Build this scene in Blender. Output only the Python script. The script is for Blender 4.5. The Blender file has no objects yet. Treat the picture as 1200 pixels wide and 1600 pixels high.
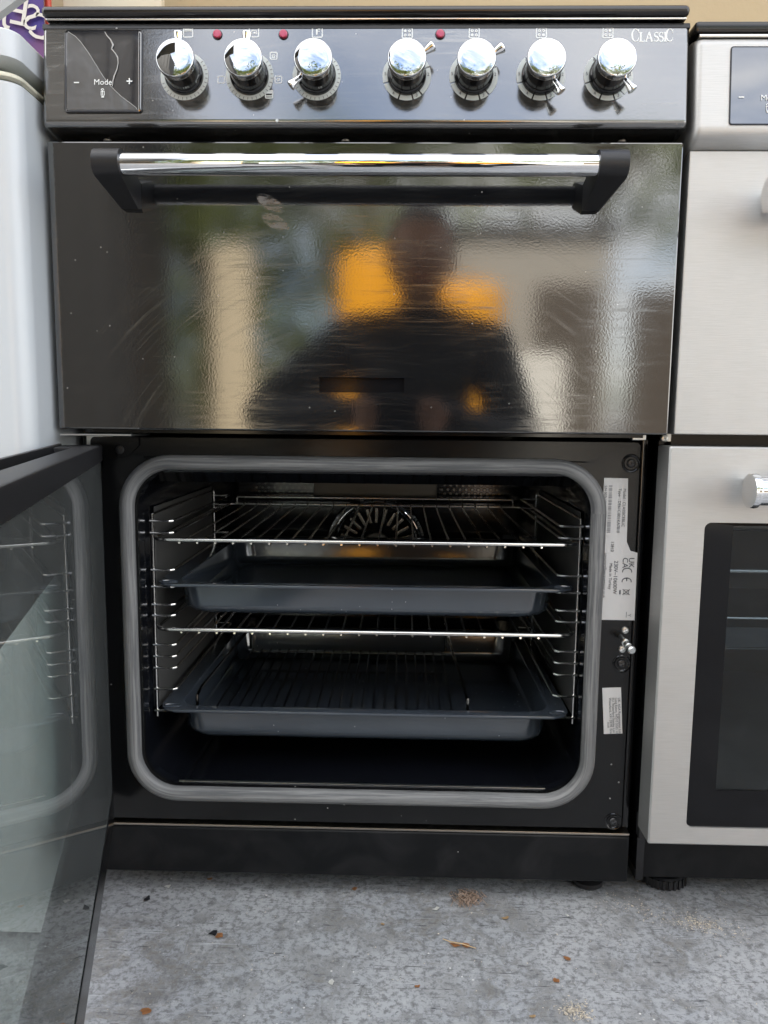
import bpy, bmesh, math, random
from mathutils import Vector, Matrix
random.seed(7)
R_ = math.radians
PI = math.pi
S = bpy.context.scene
COL = S.collection

# ------------------------------------------------------------------ camera, sky, sun, exposure
CAM = (0.0406, -0.7506, 0.5352); YAW, PITCH, ROLL, FPX = 0.0228, 0.1237, 0.0100, 1194.9
cy, sy, cp, sp = math.cos(YAW), math.sin(YAW), math.cos(PITCH), math.sin(PITCH)
fw = Vector((-sy * cp, cy * cp, -sp)); rt = Vector((cy, sy, 0)); up = rt.cross(fw)
c_, s_ = math.cos(ROLL), math.sin(ROLL)
rt, up = c_ * rt + s_ * up, -s_ * rt + c_ * up
cd = bpy.data.cameras.new('camera'); cam = bpy.data.objects.new('camera', cd); COL.objects.link(cam)
cam.matrix_world = Matrix(((rt.x, up.x, -fw.x, CAM[0]), (rt.y, up.y, -fw.y, CAM[1]), (rt.z, up.z, -fw.z, CAM[2]), (0, 0, 0, 1)))
cd.sensor_fit = 'AUTO'; cd.sensor_width = 36.0; cd.lens = 36.0 * FPX / 1600.0
cd.clip_start = 0.01; cd.clip_end = 500
S.camera = cam

SUN_EL, SUN_AZ = R_(50), R_(-14)          # sun stands behind the shop wall, so the appliances are in open shade
w = bpy.data.worlds.new('World'); S.world = w; w.use_nodes = True
wn, wl = w.node_tree.nodes, w.node_tree.links
wn.clear()
sky = wn.new('ShaderNodeTexSky'); sky.sky_type = 'NISHITA'; sky.sun_disc = False
sky.sun_elevation = SUN_EL; sky.sun_rotation = SUN_AZ; sky.air_density = 1.0; sky.dust_density = 2.0; sky.ozone_density = 1.0
tc = wn.new('ShaderNodeTexCoord'); mp = wn.new('ShaderNodeMapping'); mp.inputs['Scale'].default_value = (1.2, 1.2, 3.2)
ns = wn.new('ShaderNodeTexNoise'); ns.inputs['Scale'].default_value = 1.6; ns.inputs['Detail'].default_value = 7; ns.inputs['Roughness'].default_value = 0.62
ns.inputs['Distortion'].default_value = 0.4
cr = wn.new('ShaderNodeValToRGB'); cr.color_ramp.elements[0].position = 0.36; cr.color_ramp.elements[1].position = 0.62
cmx = wn.new('ShaderNodeMixRGB'); cmx.inputs['Color2'].default_value = (8.6, 8.3, 7.8, 1)
mlt = wn.new('ShaderNodeMath'); mlt.operation = 'MULTIPLY'; mlt.inputs[1].default_value = 0.88
bg = wn.new('ShaderNodeBackground'); bg.inputs['Strength'].default_value = 0.15
wo = wn.new('ShaderNodeOutputWorld')
wl.new(tc.outputs['Generated'], mp.inputs[0]); wl.new(mp.outputs[0], ns.inputs['Vector']); wl.new(ns.outputs['Fac'], cr.inputs[0])
wl.new(cr.outputs[0], mlt.inputs[0]); wl.new(mlt.outputs[0], cmx.inputs['Fac']); wl.new(sky.outputs[0], cmx.inputs['Color1'])
wl.new(cmx.outputs[0], bg.inputs['Color']); wl.new(bg.outputs[0], wo.inputs['Surface'])
sd = bpy.data.lights.new('sun', 'SUN'); sd.energy = 5.0; sd.angle = R_(0.5); sd.color = (1, 0.95, 0.86)
so = bpy.data.objects.new('sun', sd); COL.objects.link(so); so.location = (0, 6, 9)
so.rotation_euler = (-(PI / 2 - SUN_EL), 0, -SUN_AZ)
S.view_settings.view_transform = 'Standard'; S.view_settings.look = 'None'; S.view_settings.gamma = 1
S.view_settings.exposure = 1.95
S.cycles.max_bounces = 10; S.cycles.glossy_bounces = 6; S.cycles.diffuse_bounces = 4; S.cycles.transparent_max_bounces = 12
S.cycles.caustics_reflective = False; S.cycles.caustics_refractive = False

# ------------------------------------------------------------------ material helpers
class NT:
    def __init__(s, name):
        s.m = bpy.data.materials.new(name); s.m.use_nodes = True
        s.n, s.l = s.m.node_tree.nodes, s.m.node_tree.links
        s.b = s.n['Principled BSDF']; s.out = s.n['Material Output']
        s._oc = None
    def new(s, t, **k):
        x = s.n.new(t)
        for a, v in k.items(): setattr(x, a, v)
        return x
    def oc(s):
        if s._oc is None: s._oc = s.new('ShaderNodeTexCoord')
        return s._oc.outputs['Object']
    def uv(s):
        s.oc(); return s._oc.outputs['UV']
    def mapping(s, vec, scale=(1, 1, 1), rot=(0, 0, 0), loc=(0, 0, 0)):
        m = s.new('ShaderNodeMapping'); s.l.new(vec, m.inputs[0])
        m.inputs['Scale'].default_value = scale; m.inputs['Rotation'].default_value = rot; m.inputs['Location'].default_value = loc
        return m.outputs[0]
    def noise(s, vec, scale, detail=2, rough=.5, dist=0):
        t = s.new('ShaderNodeTexNoise'); s.l.new(vec, t.inputs['Vector'])
        t.inputs['Scale'].default_value = scale; t.inputs['Detail'].default_value = detail
        t.inputs['Roughness'].default_value = rough; t.inputs['Distortion'].default_value = dist
        return t.outputs['Fac']
    def voro(s, vec, scale, out='Distance', rnd=1):
        t = s.new('ShaderNodeTexVoronoi'); s.l.new(vec, t.inputs['Vector']); t.inputs['Scale'].default_value = scale
        t.inputs['Randomness'].default_value = rnd
        return t.outputs[out]
    def ramp(s, fac, stops):
        r = s.new('ShaderNodeValToRGB'); s.l.new(fac, r.inputs[0]); e = r.color_ramp.elements
        while len(e) < len(stops): e.new(0.5)
        for i, (p, c) in enumerate(stops):
            e[i].position = p
            e[i].color = (c, c, c, 1) if not isinstance(c, tuple) else c + (1,)
        return r.outputs[0]
    def math(s, op, a, b=None, c=None, clamp=False):
        m = s.new('ShaderNodeMath', operation=op); m.use_clamp = clamp
        for i, v in enumerate((a, b, c)):
            if v is None: continue
            if isinstance(v, (int, float)): m.inputs[i].default_value = v
            else: s.l.new(v, m.inputs[i])
        return m.outputs[0]
    def mix(s, fac, a, b):
        m = s.new('ShaderNodeMixRGB')
        for k, v in (('Fac', fac), ('Color1', a), ('Color2', b)):
            if isinstance(v, (int, float)): m.inputs[k].default_value = v
            elif isinstance(v, tuple): m.inputs[k].default_value = v + (1,)
            else: s.l.new(v, m.inputs[k])
        return m.outputs[0]
    def set(s, **k):
        nm = dict(col='Base Color', rough='Roughness', metal='Metallic', ior='IOR', spec='Specular IOR Level', coat='Coat Weight',
                  coatr='Coat Roughness', trans='Transmission Weight', aniso='Anisotropic', alpha='Alpha', sheen='Sheen Weight', sss='Subsurface Weight')
        for a, v in k.items():
            i = s.b.inputs[nm[a]]
            if isinstance(v, tuple): i.default_value = v + (1,)
            elif isinstance(v, (int, float)): i.default_value = v
            else: s.l.new(v, i)
        return s
    def bump(s, h, strength=.3, dist=.001):
        b = s.new('ShaderNodeBump'); b.inputs['Strength'].default_value = strength; b.inputs['Distance'].default_value = dist
        s.l.new(h, b.inputs['Height']); s.l.new(b.outputs[0], s.b.inputs['Normal']); return s
    def specks(s, vec, scale, size=.10, keep=.93):
        """sparse dust specks, 0..1"""
        d = s.voro(vec, scale); t = s.new('ShaderNodeTexVoronoi'); s.l.new(vec, t.inputs['Vector']); t.inputs['Scale'].default_value = scale
        sep = s.new('ShaderNodeSeparateColor'); s.l.new(t.outputs['Color'], sep.inputs[0])
        return s.math('MULTIPLY', s.math('LESS_THAN', d, size), s.math('GREATER_THAN', sep.outputs[0], keep))

def simple(name, col, rough=.5, metal=0, ior=1.5, **k):
    return NT(name).set(col=col, rough=rough, metal=metal, ior=ior, **k).m

def enamel(name, ior, rough, film, cx, cz, peel=.10, horiz=False):
    t = NT(name); oc = t.oc()
    sx = t.new('ShaderNodeSeparateXYZ'); t.l.new(oc, sx.inputs[0])
    dx = t.math('SUBTRACT', sx.outputs[0], cx); dz = t.math('SUBTRACT', sx.outputs[2], cz)
    r = t.math('SQRT', t.math('ADD', t.math('MULTIPLY', dx, dx), t.math('MULTIPLY', dz, dz)))
    a = t.math('ARCTAN2', dz, dx)
    cmb = t.new('ShaderNodeCombineXYZ'); t.l.new(t.math('MULTIPLY', r, 330.), cmb.inputs[0]); t.l.new(t.math('MULTIPLY', a, 2.2), cmb.inputs[1])
    arcs = t.noise(cmb.outputs[0], 1.0, 4, .65, .6)
    st = t.noise(t.mapping(oc, (9, 9, 230), (0, R_(12), 0)), 1.0, 5, .7, 1.2)
    st2 = t.noise(t.mapping(oc, (16, 16, 150), (0, R_(-62), 0)), 1.0, 4, .7, .8)
    big = t.noise(oc, 7.0, 3, .6, .5); big2 = t.noise(t.mapping(oc, loc=(3, 1, 7)), 9.0, 3, .6, .5)
    s1 = t.math('MULTIPLY', t.ramp(arcs, [(.52, 0.), (.74, 1.)]), t.ramp(big, [(.46, 0.), (.70, 1.)]))
    s2 = t.math('MULTIPLY', t.ramp(st, [(.51, 0.), (.75, 1.)]), t.ramp(big2, [(.46, 0.), (.68, 1.)]))
    s3 = t.math('MULTIPLY', t.ramp(st2, [(.52, 0.), (.78, 1.)]), t.ramp(big, [(.62, 0.), (.40, 1.)][::-1]))
    sm = t.math('ADD', t.math('ADD', s1, s2), t.math('MULTIPLY', s3, .5))
    sm = t.math('ADD', t.math('MULTIPLY', sm, .9), t.math('MULTIPLY', big2, .16 if horiz else .4), clamp=True)
    if horiz:                                                   # two finger smudges below the handle
        for ex, ez in ((-.0868, .7345), (-.0822, .7175)):
            ax = t.math('SUBTRACT', sx.outputs[0], ex); az = t.math('SUBTRACT', sx.outputs[2], ez)
            u_ = t.math('ADD', t.math('MULTIPLY', ax, .88), t.math('MULTIPLY', az, -.47)); v_ = t.math('ADD', t.math('MULTIPLY', ax, .47), t.math('MULTIPLY', az, .88))
            q_ = t.math('ADD', t.math('POWER', t.math('DIVIDE', u_, .0155), 2), t.math('POWER', t.math('DIVIDE', v_, .0068), 2))
            e_ = t.math('MULTIPLY', t.ramp(q_, [(.55, 1.), (1., 0.)]), t.ramp(t.noise(t.mapping(oc, (40, 40, 260), (0, R_(28), 0)), 1., 4, .7), [(.42, .05), (.60, 1.)]))
            sm = t.math('ADD', sm, t.math('MULTIPLY', e_, 2.6))
    pk = t.specks(oc, 160, .11, .94)
    col = t.mix(t.math('MULTIPLY', sm, film), (.005, .0055, .0065), (.62, .59, .52))
    col = t.mix(t.math('MULTIPLY', pk, .35), col, (.75, .72, .66))
    t.set(col=col, ior=ior, rough=t.math('ADD', t.math('MULTIPLY', sm, .17), rough))
    hp = t.noise(oc, 480., 2, .5)
    hs = t.math('ADD', hp, t.math('MULTIPLY', sm, .25))
    t.bump(hs, peel, .0012)
    return t.m

M = {}
M['door_enamel'] = enamel('door_enamel', 2.3, .052, .040, .02, .38, .020, True)
M['panel_enamel'] = enamel('panel_enamel', 2.75, .08, .26, .0, .30, .02)
M['gloss_black'] = simple('gloss_black', (.006, .006, .007), .12, 0, 1.5)
M['border_black'] = simple('border_black', (.005, .005, .006), .08, 0, 1.33)
M['hob_black'] = simple('hob_black', (.007, .006, .006), .22, 0, 1.55)
t = NT('satin_black'); oc = t.oc(); pk = t.specks(oc, 110, .10, .93)
t.set(col=t.mix(pk, t.mix(t.noise(oc, 30, 3), (.004, .0043, .005), (.008, .008, .0082)), (.40, .39, .37)), rough=.20, ior=1.42).bump(t.noise(oc, 400, 1), .06, .0006); M['satin_black'] = t.m
t = NT('plinth_black'); oc = t.oc(); pk = t.specks(oc, 120, .07, .95); bl = t.ramp(t.noise(oc, 18, 5, .6, .8), [(.45, 0.), (.75, 1.)])
t.set(col=t.mix(pk, t.mix(bl, (.006, .0066, .0075), (.016, .016, .017)), (.5, .48, .45)), rough=.34, ior=1.27); M['plinth_black'] = t.m
t = NT('black_plastic'); oc = t.oc()
t.set(col=t.mix(t.noise(oc, 60, 3), (.009, .0093, .0105), (.016, .016, .018)), rough=.40, ior=1.45).bump(t.noise(oc, 1400, 1), .22, .0004); M['black_plastic'] = t.m
t = NT('chrome'); oc = t.oc(); t.set(col=(.86, .87, .88), metal=1, rough=t.math('MULTIPLY', t.ramp(t.noise(oc, 45, 4, .65, .5), [(.5, 0.), (.8, 1.)]), .14)); M['chrome'] = t.m
M['cap_chrome'] = simple('cap_chrome', (.55, .56, .57), .025, 1)
M['wire_steel'] = simple('wire_steel', (.78, .77, .74), .18, 1)
M['dark_wire'] = simple('dark_wire', (.11, .108, .105), .2, 1)
M['zinc'] = simple('zinc', (.55, .56, .55), .28, 1)
M['screw_black'] = simple('screw_black', (.05, .05, .052), .3, .7)
M['screw_steel'] = simple('screw_steel', (.34, .31, .27), .3, 1)
t = NT('brushed_steel'); oc = t.oc()
g = t.noise(t.mapping(oc, (40, 40, 1300)), 1.0, 4, .65); g2 = t.noise(oc, 9, 4, .6, .5)
t.set(col=t.mix(t.math('MULTIPLY', t.ramp(g, [(.36, 1.), (.62, 0.)]), .22), t.mix(g2, (.50, .495, .48), (.575, .57, .555)), (.30, .295, .285)), metal=1, rough=t.math('ADD', t.math('MULTIPLY', g, .2), .46)).bump(g, .25, .0005); M['brushed_steel'] = t.m
t = NT('gasket'); uv = t.uv()
g = t.noise(t.mapping(uv, (9, 16, 1)), 1.0, 6, .7, .6); g2 = t.noise(t.mapping(uv, (160, 40, 1)), 1.0, 3, .6)
g3 = t.noise(t.mapping(uv, (3, 3, 1)), 1., 3, .6)
cc = t.mix(t.ramp(g, [(.40, 0.), (.60, 1.)]), (.085, .087, .09), (.255, .252, .246)); cc = t.mix(t.math('MULTIPLY', g3, .5), cc, (.155, .155, .155))
t.set(col=cc, rough=.62, ior=1.5).bump(t.math('ADD', g, t.math('MULTIPLY', g2, .6)), .30, .0012); M['gasket'] = t.m
t = NT('tray_enamel'); oc = t.oc(); pk = t.specks(oc, 190, .09, .90)
t.set(col=t.mix(pk, t.mix(t.noise(oc, 14, 3), (.047, .059, .075), (.058, .071, .089)), (.5, .53, .56)), rough=.13, ior=2.0).bump(t.noise(oc, 160, 1), .05, .0008); M['tray_enamel'] = t.m
t = NT('cavity_enamel'); oc = t.oc(); pk = t.specks(oc, 70, .06, .95)
t.set(col=t.mix(pk, (.006, .0068, .0095), (.4, .42, .45)), rough=.12, ior=1.6).bump(t.noise(oc, 120, 1), .05, .0008); M['cavity_enamel'] = t.m
t = NT('liner_grey'); oc = t.oc(); t.set(col=t.mix(t.noise(oc, 20, 4), (.085, .083, .08), (.12, .118, .112)), rough=.45, ior=1.55).bump(t.noise(oc, 700, 1), .1, .0005); M['liner_grey'] = t.m
M['back_plate'] = simple('back_plate', (.55, .53, .48), .16, 1)
M['dull_plate'] = simple('dull_plate', (.085, .08, .072), .38, 1)
M['fan_metal'] = simple('fan_metal', (.30, .28, .26), .25, 1)
t = NT('silver_print'); t.set(col=(.62, .66, .64), rough=.42); M['silver_print'] = t.m
M['white_print'] = simple('white_print', (.80, .83, .82), .5)
M['dark_print'] = simple('dark_print', (.05, .055, .07), .6)
M['grey_print'] = simple('grey_print', (.30, .30, .32), .6)
t = NT('label_paper'); oc = t.oc(); t.set(col=t.mix(t.noise(oc, 40, 3), (.68, .67, .655), (.74, .73, .725)), rough=.38); M['label_paper'] = t.m
M['red_lens'] = simple('red_lens', (.45, .035, .09), .14, 0, 1.5, coat=.6)
t = NT('display_glass'); oc = t.oc(); fl = t.noise(t.mapping(oc, (30, 30, 70), (0, R_(35), 0)), 1., 4, .7, 1.)
t.set(col=t.mix(t.math('MULTIPLY', t.ramp(fl, [(.5, 0.), (.8, 1.)]), .10), (.006, .007, .012), (.4, .4, .42)), rough=.04, ior=2.5); M['display_glass'] = t.m
t = NT('clear_film'); oc = t.oc(); t.set(col=(.085, .083, .08), rough=t.math('ADD', t.math('MULTIPLY', t.noise(oc, 60, 3), .2), .12), ior=2.0).bump(t.noise(oc, 55, 2), .35, .002); M['clear_film'] = t.m
M['film_edge'] = simple('film_edge', (.42, .42, .41), .3)

def pane(name, tint, ior, film, rough=.0, fcol=(.55, .58, .57)):
    t = NT(name); t.n.remove(t.b); oc = t.oc()
    tr = t.new('ShaderNodeBsdfTransparent'); tr.inputs[0].default_value = tint + (1,)
    gl = t.new('ShaderNodeBsdfGlossy'); gl.inputs['Roughness'].default_value = rough
    fr = t.new('ShaderNodeFresnel'); fr.inputs['IOR'].default_value = ior
    geo = t.new('ShaderNodeNewGeometry'); ff = t.math('MULTIPLY', fr.outputs[0], t.math('SUBTRACT', 1., geo.outputs['Backfacing']))
    m1 = t.new('ShaderNodeMixShader'); t.l.new(ff, m1.inputs[0]); t.l.new(tr.outputs[0], m1.inputs[1]); t.l.new(gl.outputs[0], m1.inputs[2])
    df = t.new('ShaderNodeBsdfDiffuse'); df.inputs[0].default_value = fcol + (1,)
    sm = t.noise(t.mapping(oc, (20, 20, 8)), 1., 5, .65, .7); pk = t.specks(oc, 90, .07, .93)
    f = t.math('ADD', t.math('MULTIPLY', t.math('ADD', sm, .4), film), t.math('MULTIPLY', pk, .25), clamp=True)
    m2 = t.new('ShaderNodeMixShader'); t.l.new(f, m2.inputs[0]); t.l.new(m1.outputs[0], m2.inputs[1]); t.l.new(df.outputs[0], m2.inputs[2])
    t.l.new(m2.outputs[0], t.out.inputs[0]); return t.m
M['inner_pane'] = pane('inner_pane', (.95, .97, .96), 1.62, .06)
M['outer_pane'] = pane('outer_pane', (.84, .88, .87), 1.2, .05)
M['window_pane'] = pane('window_pane', (.62, .65, .66), 1.42, .012)
t = NT('fridge_white'); oc = t.oc(); t.set(col=t.mix(t.noise(oc, 12, 3), (.54, .58, .61), (.60, .63, .65)), rough=.28, ior=1.5).bump(t.noise(oc, 260, 1), .05, .0006); M['fridge_white'] = t.m
M['fridge_cream'] = simple('fridge_cream', (.56, .54, .43), .35)
M['fridge_grey'] = simple('fridge_grey', (.36, .38, .38), .45)
# worn grey floor paint
t = NT('floor_paint'); oc = t.oc()
n1 = t.noise(oc, 7, 6, .65, .6); n2 = t.noise(t.mapping(oc, loc=(4, 9, 2)), 24, 7, .72, .8); n3 = t.noise(oc, 150, 5, .75)
base = t.mix(t.ramp(n1, [(.35, 0.), (.65, 1.)]), (.315, .326, .342), (.405, .41, .416))
worn = t.math('MULTIPLY', t.ramp(n2, [(.46, 0.), (.54, 1.)]), t.ramp(n1, [(.42, 1.), (.60, 0.)]))
base = t.mix(t.math('MULTIPLY', t.math('MULTIPLY', worn, t.ramp(n3, [(.38, 0.), (.58, 1.)])), .85), base, (.175, .162, .14))
n4 = t.noise(t.mapping(oc, loc=(6, 2, 3)), 62, 6, .72, .9)
base = t.mix(t.math('MULTIPLY', t.ramp(n4, [(.39, 1.), (.46, 0.)]), .45), base, (.125, .12, .112))
base = t.mix(t.math('MULTIPLY', t.ramp(n4, [(.56, 0.), (.66, 1.)]), .35), base, (.50, .50, .49))
fine = t.ramp(n3, [(.40, .25), (.52, 1.)])
base = t.mix(fine, (.12, .12, .12), base)
def scratches(rot, sc, lo, hi, seedloc):
    v = t.mapping(oc, sc, (0, 0, rot), seedloc); return t.ramp(t.noise(v, 1., 3, .6, .9), [(lo, 0.), (hi, 1.)])
gate = t.ramp(t.noise(t.mapping(oc, loc=(7, 3, 1)), 19, 4, .6), [(.45, 0.), (.6, 1.)])
gate2 = t.ramp(t.noise(t.mapping(oc, loc=(1, 8, 5)), 16, 4, .6), [(.47, 0.), (.6, 1.)])
d1 = t.math('MULTIPLY', scratches(R_(24), (30, 420, 1), .64, .68, (0, 0, 0)), gate)
d2 = t.math('MULTIPLY', scratches(R_(-50), (26, 380, 1), .635, .68, (3, 1, 0)), gate2)
d3 = t.math('MULTIPLY', scratches(R_(80), (24, 400, 1), .64, .68, (8, 4, 0)), gate)
dk = t.math('ADD', t.math('ADD', d1, d2), d3, clamp=True)
base = t.mix(t.math('MULTIPLY', dk, .95), base, (.055, .055, .06))
l1 = t.math('MULTIPLY', scratches(R_(-3), (7, 320, 1), .66, .70, (5, 5, 0)), gate2)
l2 = t.math('MULTIPLY', scratches(R_(48), (9, 380, 1), .66, .70, (2, 6, 0)), gate)
base = t.mix(t.math('MULTIPLY', t.math('ADD', l1, l2, clamp=True), .7), base, (.52, .54, .56))
blob = t.ramp(t.noise(t.mapping(oc, loc=(2, 2, 2)), 85, 3, .6, 1.2), [(.70, 0.), (.74, 1.)])
base = t.mix(t.math('MULTIPLY', blob, .8), base, (.06, .06, .065))
wp = t.specks(oc, 95, .10, .93); wp2 = t.specks(t.mapping(oc, loc=(.3, .7, 0)), 240, .16, .93)
base = t.mix(t.math('MULTIPLY', wp, .8), base, (.72, .71, .68)); base = t.mix(t.math('MULTIPLY', wp2, .5), base, (.60, .59, .57))
t.set(col=base, rough=.55, ior=1.5).bump(t.math('ADD', n3, t.math('MULTIPLY', worn, -.5)), .35, .0015); M['floor_paint'] = t.m
t = NT('asphalt'); oc = t.oc(); t.set(col=t.mix(t.noise(oc, 3, 6, .7), (.13, .125, .12), (.22, .21, .195)), rough=.8); M['asphalt'] = t.m
t = NT('beige_wall'); oc = t.oc(); t.set(col=t.mix(t.noise(oc, 2.5, 6, .65, .4), (.42, .325, .19), (.50, .395, .245)), rough=.8).bump(t.noise(oc, 90, 4), .25, .003); M['beige_wall'] = t.m
t = NT('cream_board'); oc = t.oc(); t.set(col=t.mix(t.noise(oc, 4, 4), (.62, .53, .38), (.70, .62, .47)), rough=.55); M['cream_board'] = t.m
t = NT('banner_purple'); oc = t.oc(); t.set(col=t.mix(t.ramp(t.noise(oc, 16, 2), [(.4, 0.), (.65, 1.)]), (.055, .035, .22), (.16, .06, .17)), rough=.5); M['banner_purple'] = t.m
M['banner_print'] = simple('banner_print', (.72, .66, .58), .55)
M['red_plastic'] = simple('red_plastic', (.55, .06, .03), .4)
M['grey_metal'] = simple('grey_metal', (.36, .37, .37), .4)
def leafmat(n, a, b):
    t = NT(n); oc = t.oc(); t.set(col=t.mix(t.noise(oc, 160, 3, .6), a, b), rough=.6); return t.m
M['leaf_brown'] = leafmat('leaf_brown', (.32, .13, .045), (.55, .28, .12))
M['leaf_tan'] = leafmat('leaf_tan', (.42, .27, .13), (.62, .45, .26))
M['fluff'] = leafmat('fluff', (.24, .16, .11), (.42, .32, .25))
M['chip_white'] = simple('chip_white', (.75, .74, .70), .6)
M['chip_dark'] = simple('chip_dark', (.04, .04, .045), .6)
M['sawdust'] = leafmat('sawdust', (.50, .42, .32), (.66, .60, .50))
M['orange'] = simple('orange', (.92, .40, .008), .45)
M['white_sheet'] = simple('white_sheet', (.78, .76, .70), .5)
M['dark_timber'] = simple('dark_timber', (.018, .017, .016), .7)
M['roofing'] = simple('roofing', (.06, .06, .06), .7)
M['jacket'] = simple('jacket', (.012, .013, .016), .75)
M['trousers'] = simple('trousers', (.02, .022, .03), .8)
M['skin'] = simple('skin', (.42, .24, .16), .5)
M['hair'] = simple('hair', (.025, .018, .014), .5)
M['eye_white'] = simple('eye_white', (.75, .74, .72), .2)
M['bark'] = leafmat('bark', (.07, .05, .035), (.13, .10, .07))
M['foliage'] = leafmat('foliage', (.075, .11, .018), (.17, .19, .03))
M['render_tan'] = simple('render_tan', (.36, .335, .29), .8)
M['brown_timber'] = leafmat('brown_timber', (.06, .046, .034), (.10, .08, .06))
M['card'] = simple('card', (.62, .52, .36), .7)

# ------------------------------------------------------------------ mesh helpers
class MB:
    def __init__(s): s.bm = bmesh.new(); s.uvl = None
    def box(s, x0, x1, y0, y1, z0, z1, bev=0, seg=2):
        b = bmesh.new(); bmesh.ops.create_cube(b, size=1)
        bmesh.ops.scale(b, vec=(x1 - x0, y1 - y0, z1 - z0), verts=b.verts)
        bmesh.ops.translate(b, vec=((x0 + x1) / 2, (y0 + y1) / 2, (z0 + z1) / 2), verts=b.verts)
        if bev: bmesh.ops.bevel(b, geom=b.edges[:], offset=bev, segments=seg, profile=.5, affect='EDGES', clamp_overlap=True)
        s.join(b); return s
    def join(s, b, mat=None):
        if mat is not None: bmesh.ops.transform(b, matrix=mat, verts=b.verts)
        me = bpy.data.meshes.new('tmp'); b.to_mesh(me); b.free(); s.bm.from_mesh(me); bpy.data.meshes.remove(me); return s
    def tube(s, pts, r, closed=False, seg=8, caps=True):
        """r: number or list. Parallel-transport frames. Writes uv (length, angle)."""
        bm = s.bm; uvl = bm.loops.layers.uv.verify()
        P = [Vector(p) for p in pts]; n = len(P); rr = r if isinstance(r, (list, tuple)) else [r] * n
        T = []
        for i in range(n):
            a = P[i - 1] if (i > 0 or closed) else P[i]; b = P[(i + 1) % n] if (i < n - 1 or closed) else P[i]
            T.append((b - a).normalized())
        N = T[0].orthogonal().normalized()
        if abs(T[0].y) < .9: N = (Vector((0, 1, 0)) - T[0] * T[0].y).normalized()
        rings = []; L = [0]
        for i in range(n):
            if i: L.append(L[-1] + (P[i] - P[i - 1]).length)
            N = (N - T[i] * N.dot(T[i])).normalized(); B = T[i].cross(N)
            rings.append([bm.verts.new(P[i] + rr[i] * (math.cos(2 * PI * k / seg) * N + math.sin(2 * PI * k / seg) * B)) for k in range(seg)])
        L.append(L[-1] + (P[0] - P[-1]).length)
        for i in range(n if closed else n - 1):
            A, Bq = rings[i], rings[(i + 1) % n]
            for k in range(seg):
                f = bm.faces.new((A[k], A[(k + 1) % seg], Bq[(k + 1) % seg], Bq[k])); f.smooth = True
                for lp, (u, v) in zip(f.loops, ((L[i], k / seg), (L[i], (k + 1) / seg), (L[i + 1], (k + 1) / seg), (L[i + 1], k / seg))): lp[uvl].uv = (u, v)
        if caps and not closed:
            bm.faces.new(rings[0][::-1]); bm.faces.new(rings[-1])
        return s
    def lathe(s, prof, mat=None, seg=32, cap0=True, cap1=True):
        """prof: list of (r, h) round local z."""
        b = bmesh.new(); rings = [[b.verts.new((r * math.cos(2 * PI * k / seg), r * math.sin(2 * PI * k / seg), h)) for k in range(seg)] for r, h in prof]
        for A, B in zip(rings, rings[1:]):
            for k in range(seg): b.faces.new((A[k], A[(k + 1) % seg], B[(k + 1) % seg], B[k]))
        if cap0: b.faces.new(rings[0][::-1])
        if cap1: b.faces.new(rings[-1])
        return s.join(b, mat)
    def hull(s, pts):
        b = bmesh.new(); vs = [b.verts.new(p) for p in pts]; r = bmesh.ops.convex_hull(b, input=vs)
        bmesh.ops.delete(b, geom=[v for v in b.verts if not v.link_faces], context='VERTS'); return s.join(b)
    def poly(s, pts):
        s.bm.faces.new([s.bm.verts.new(p) for p in pts]); return s
    def prism(s, outline, y0, y1):
        """outline: list of (x, z); front face at y0."""
        A = [s.bm.verts.new((x, y0, z)) for x, z in outline]; B = [s.bm.verts.new((x, y1, z)) for x, z in outline]; n = len(A)
        s.bm.faces.new(A[::-1]); s.bm.faces.new(B)
        for i in range(n): s.bm.faces.new((A[i], A[(i + 1) % n], B[(i + 1) % n], B[i]))
        return s
    def rings(s, loops, cap0=False, cap1=False, closed=True):
        L = [[s.bm.verts.new(p) for p in lp] for lp in loops]; n = len(L[0])
        for A, B in zip(L, L[1:]):
            for k in range(n): s.bm.faces.new((A[k], A[(k + 1) % n], B[(k + 1) % n], B[k]))
        if cap0: s.bm.faces.new(L[0][::-1])
        if cap1: s.bm.faces.new(L[-1])
        return s
    def mesh(s, name, mat, ang=38, fix=True):
        if fix: bmesh.ops.recalc_face_normals(s.bm, faces=s.bm.faces)
        me = bpy.data.meshes.new(name); s.bm.to_mesh(me); s.bm.free()
        if mat: me.materials.append(mat)
        for p in me.polygons: p.use_smooth = True
        me.set_sharp_from_angle(angle=R_(ang)); return me

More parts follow.
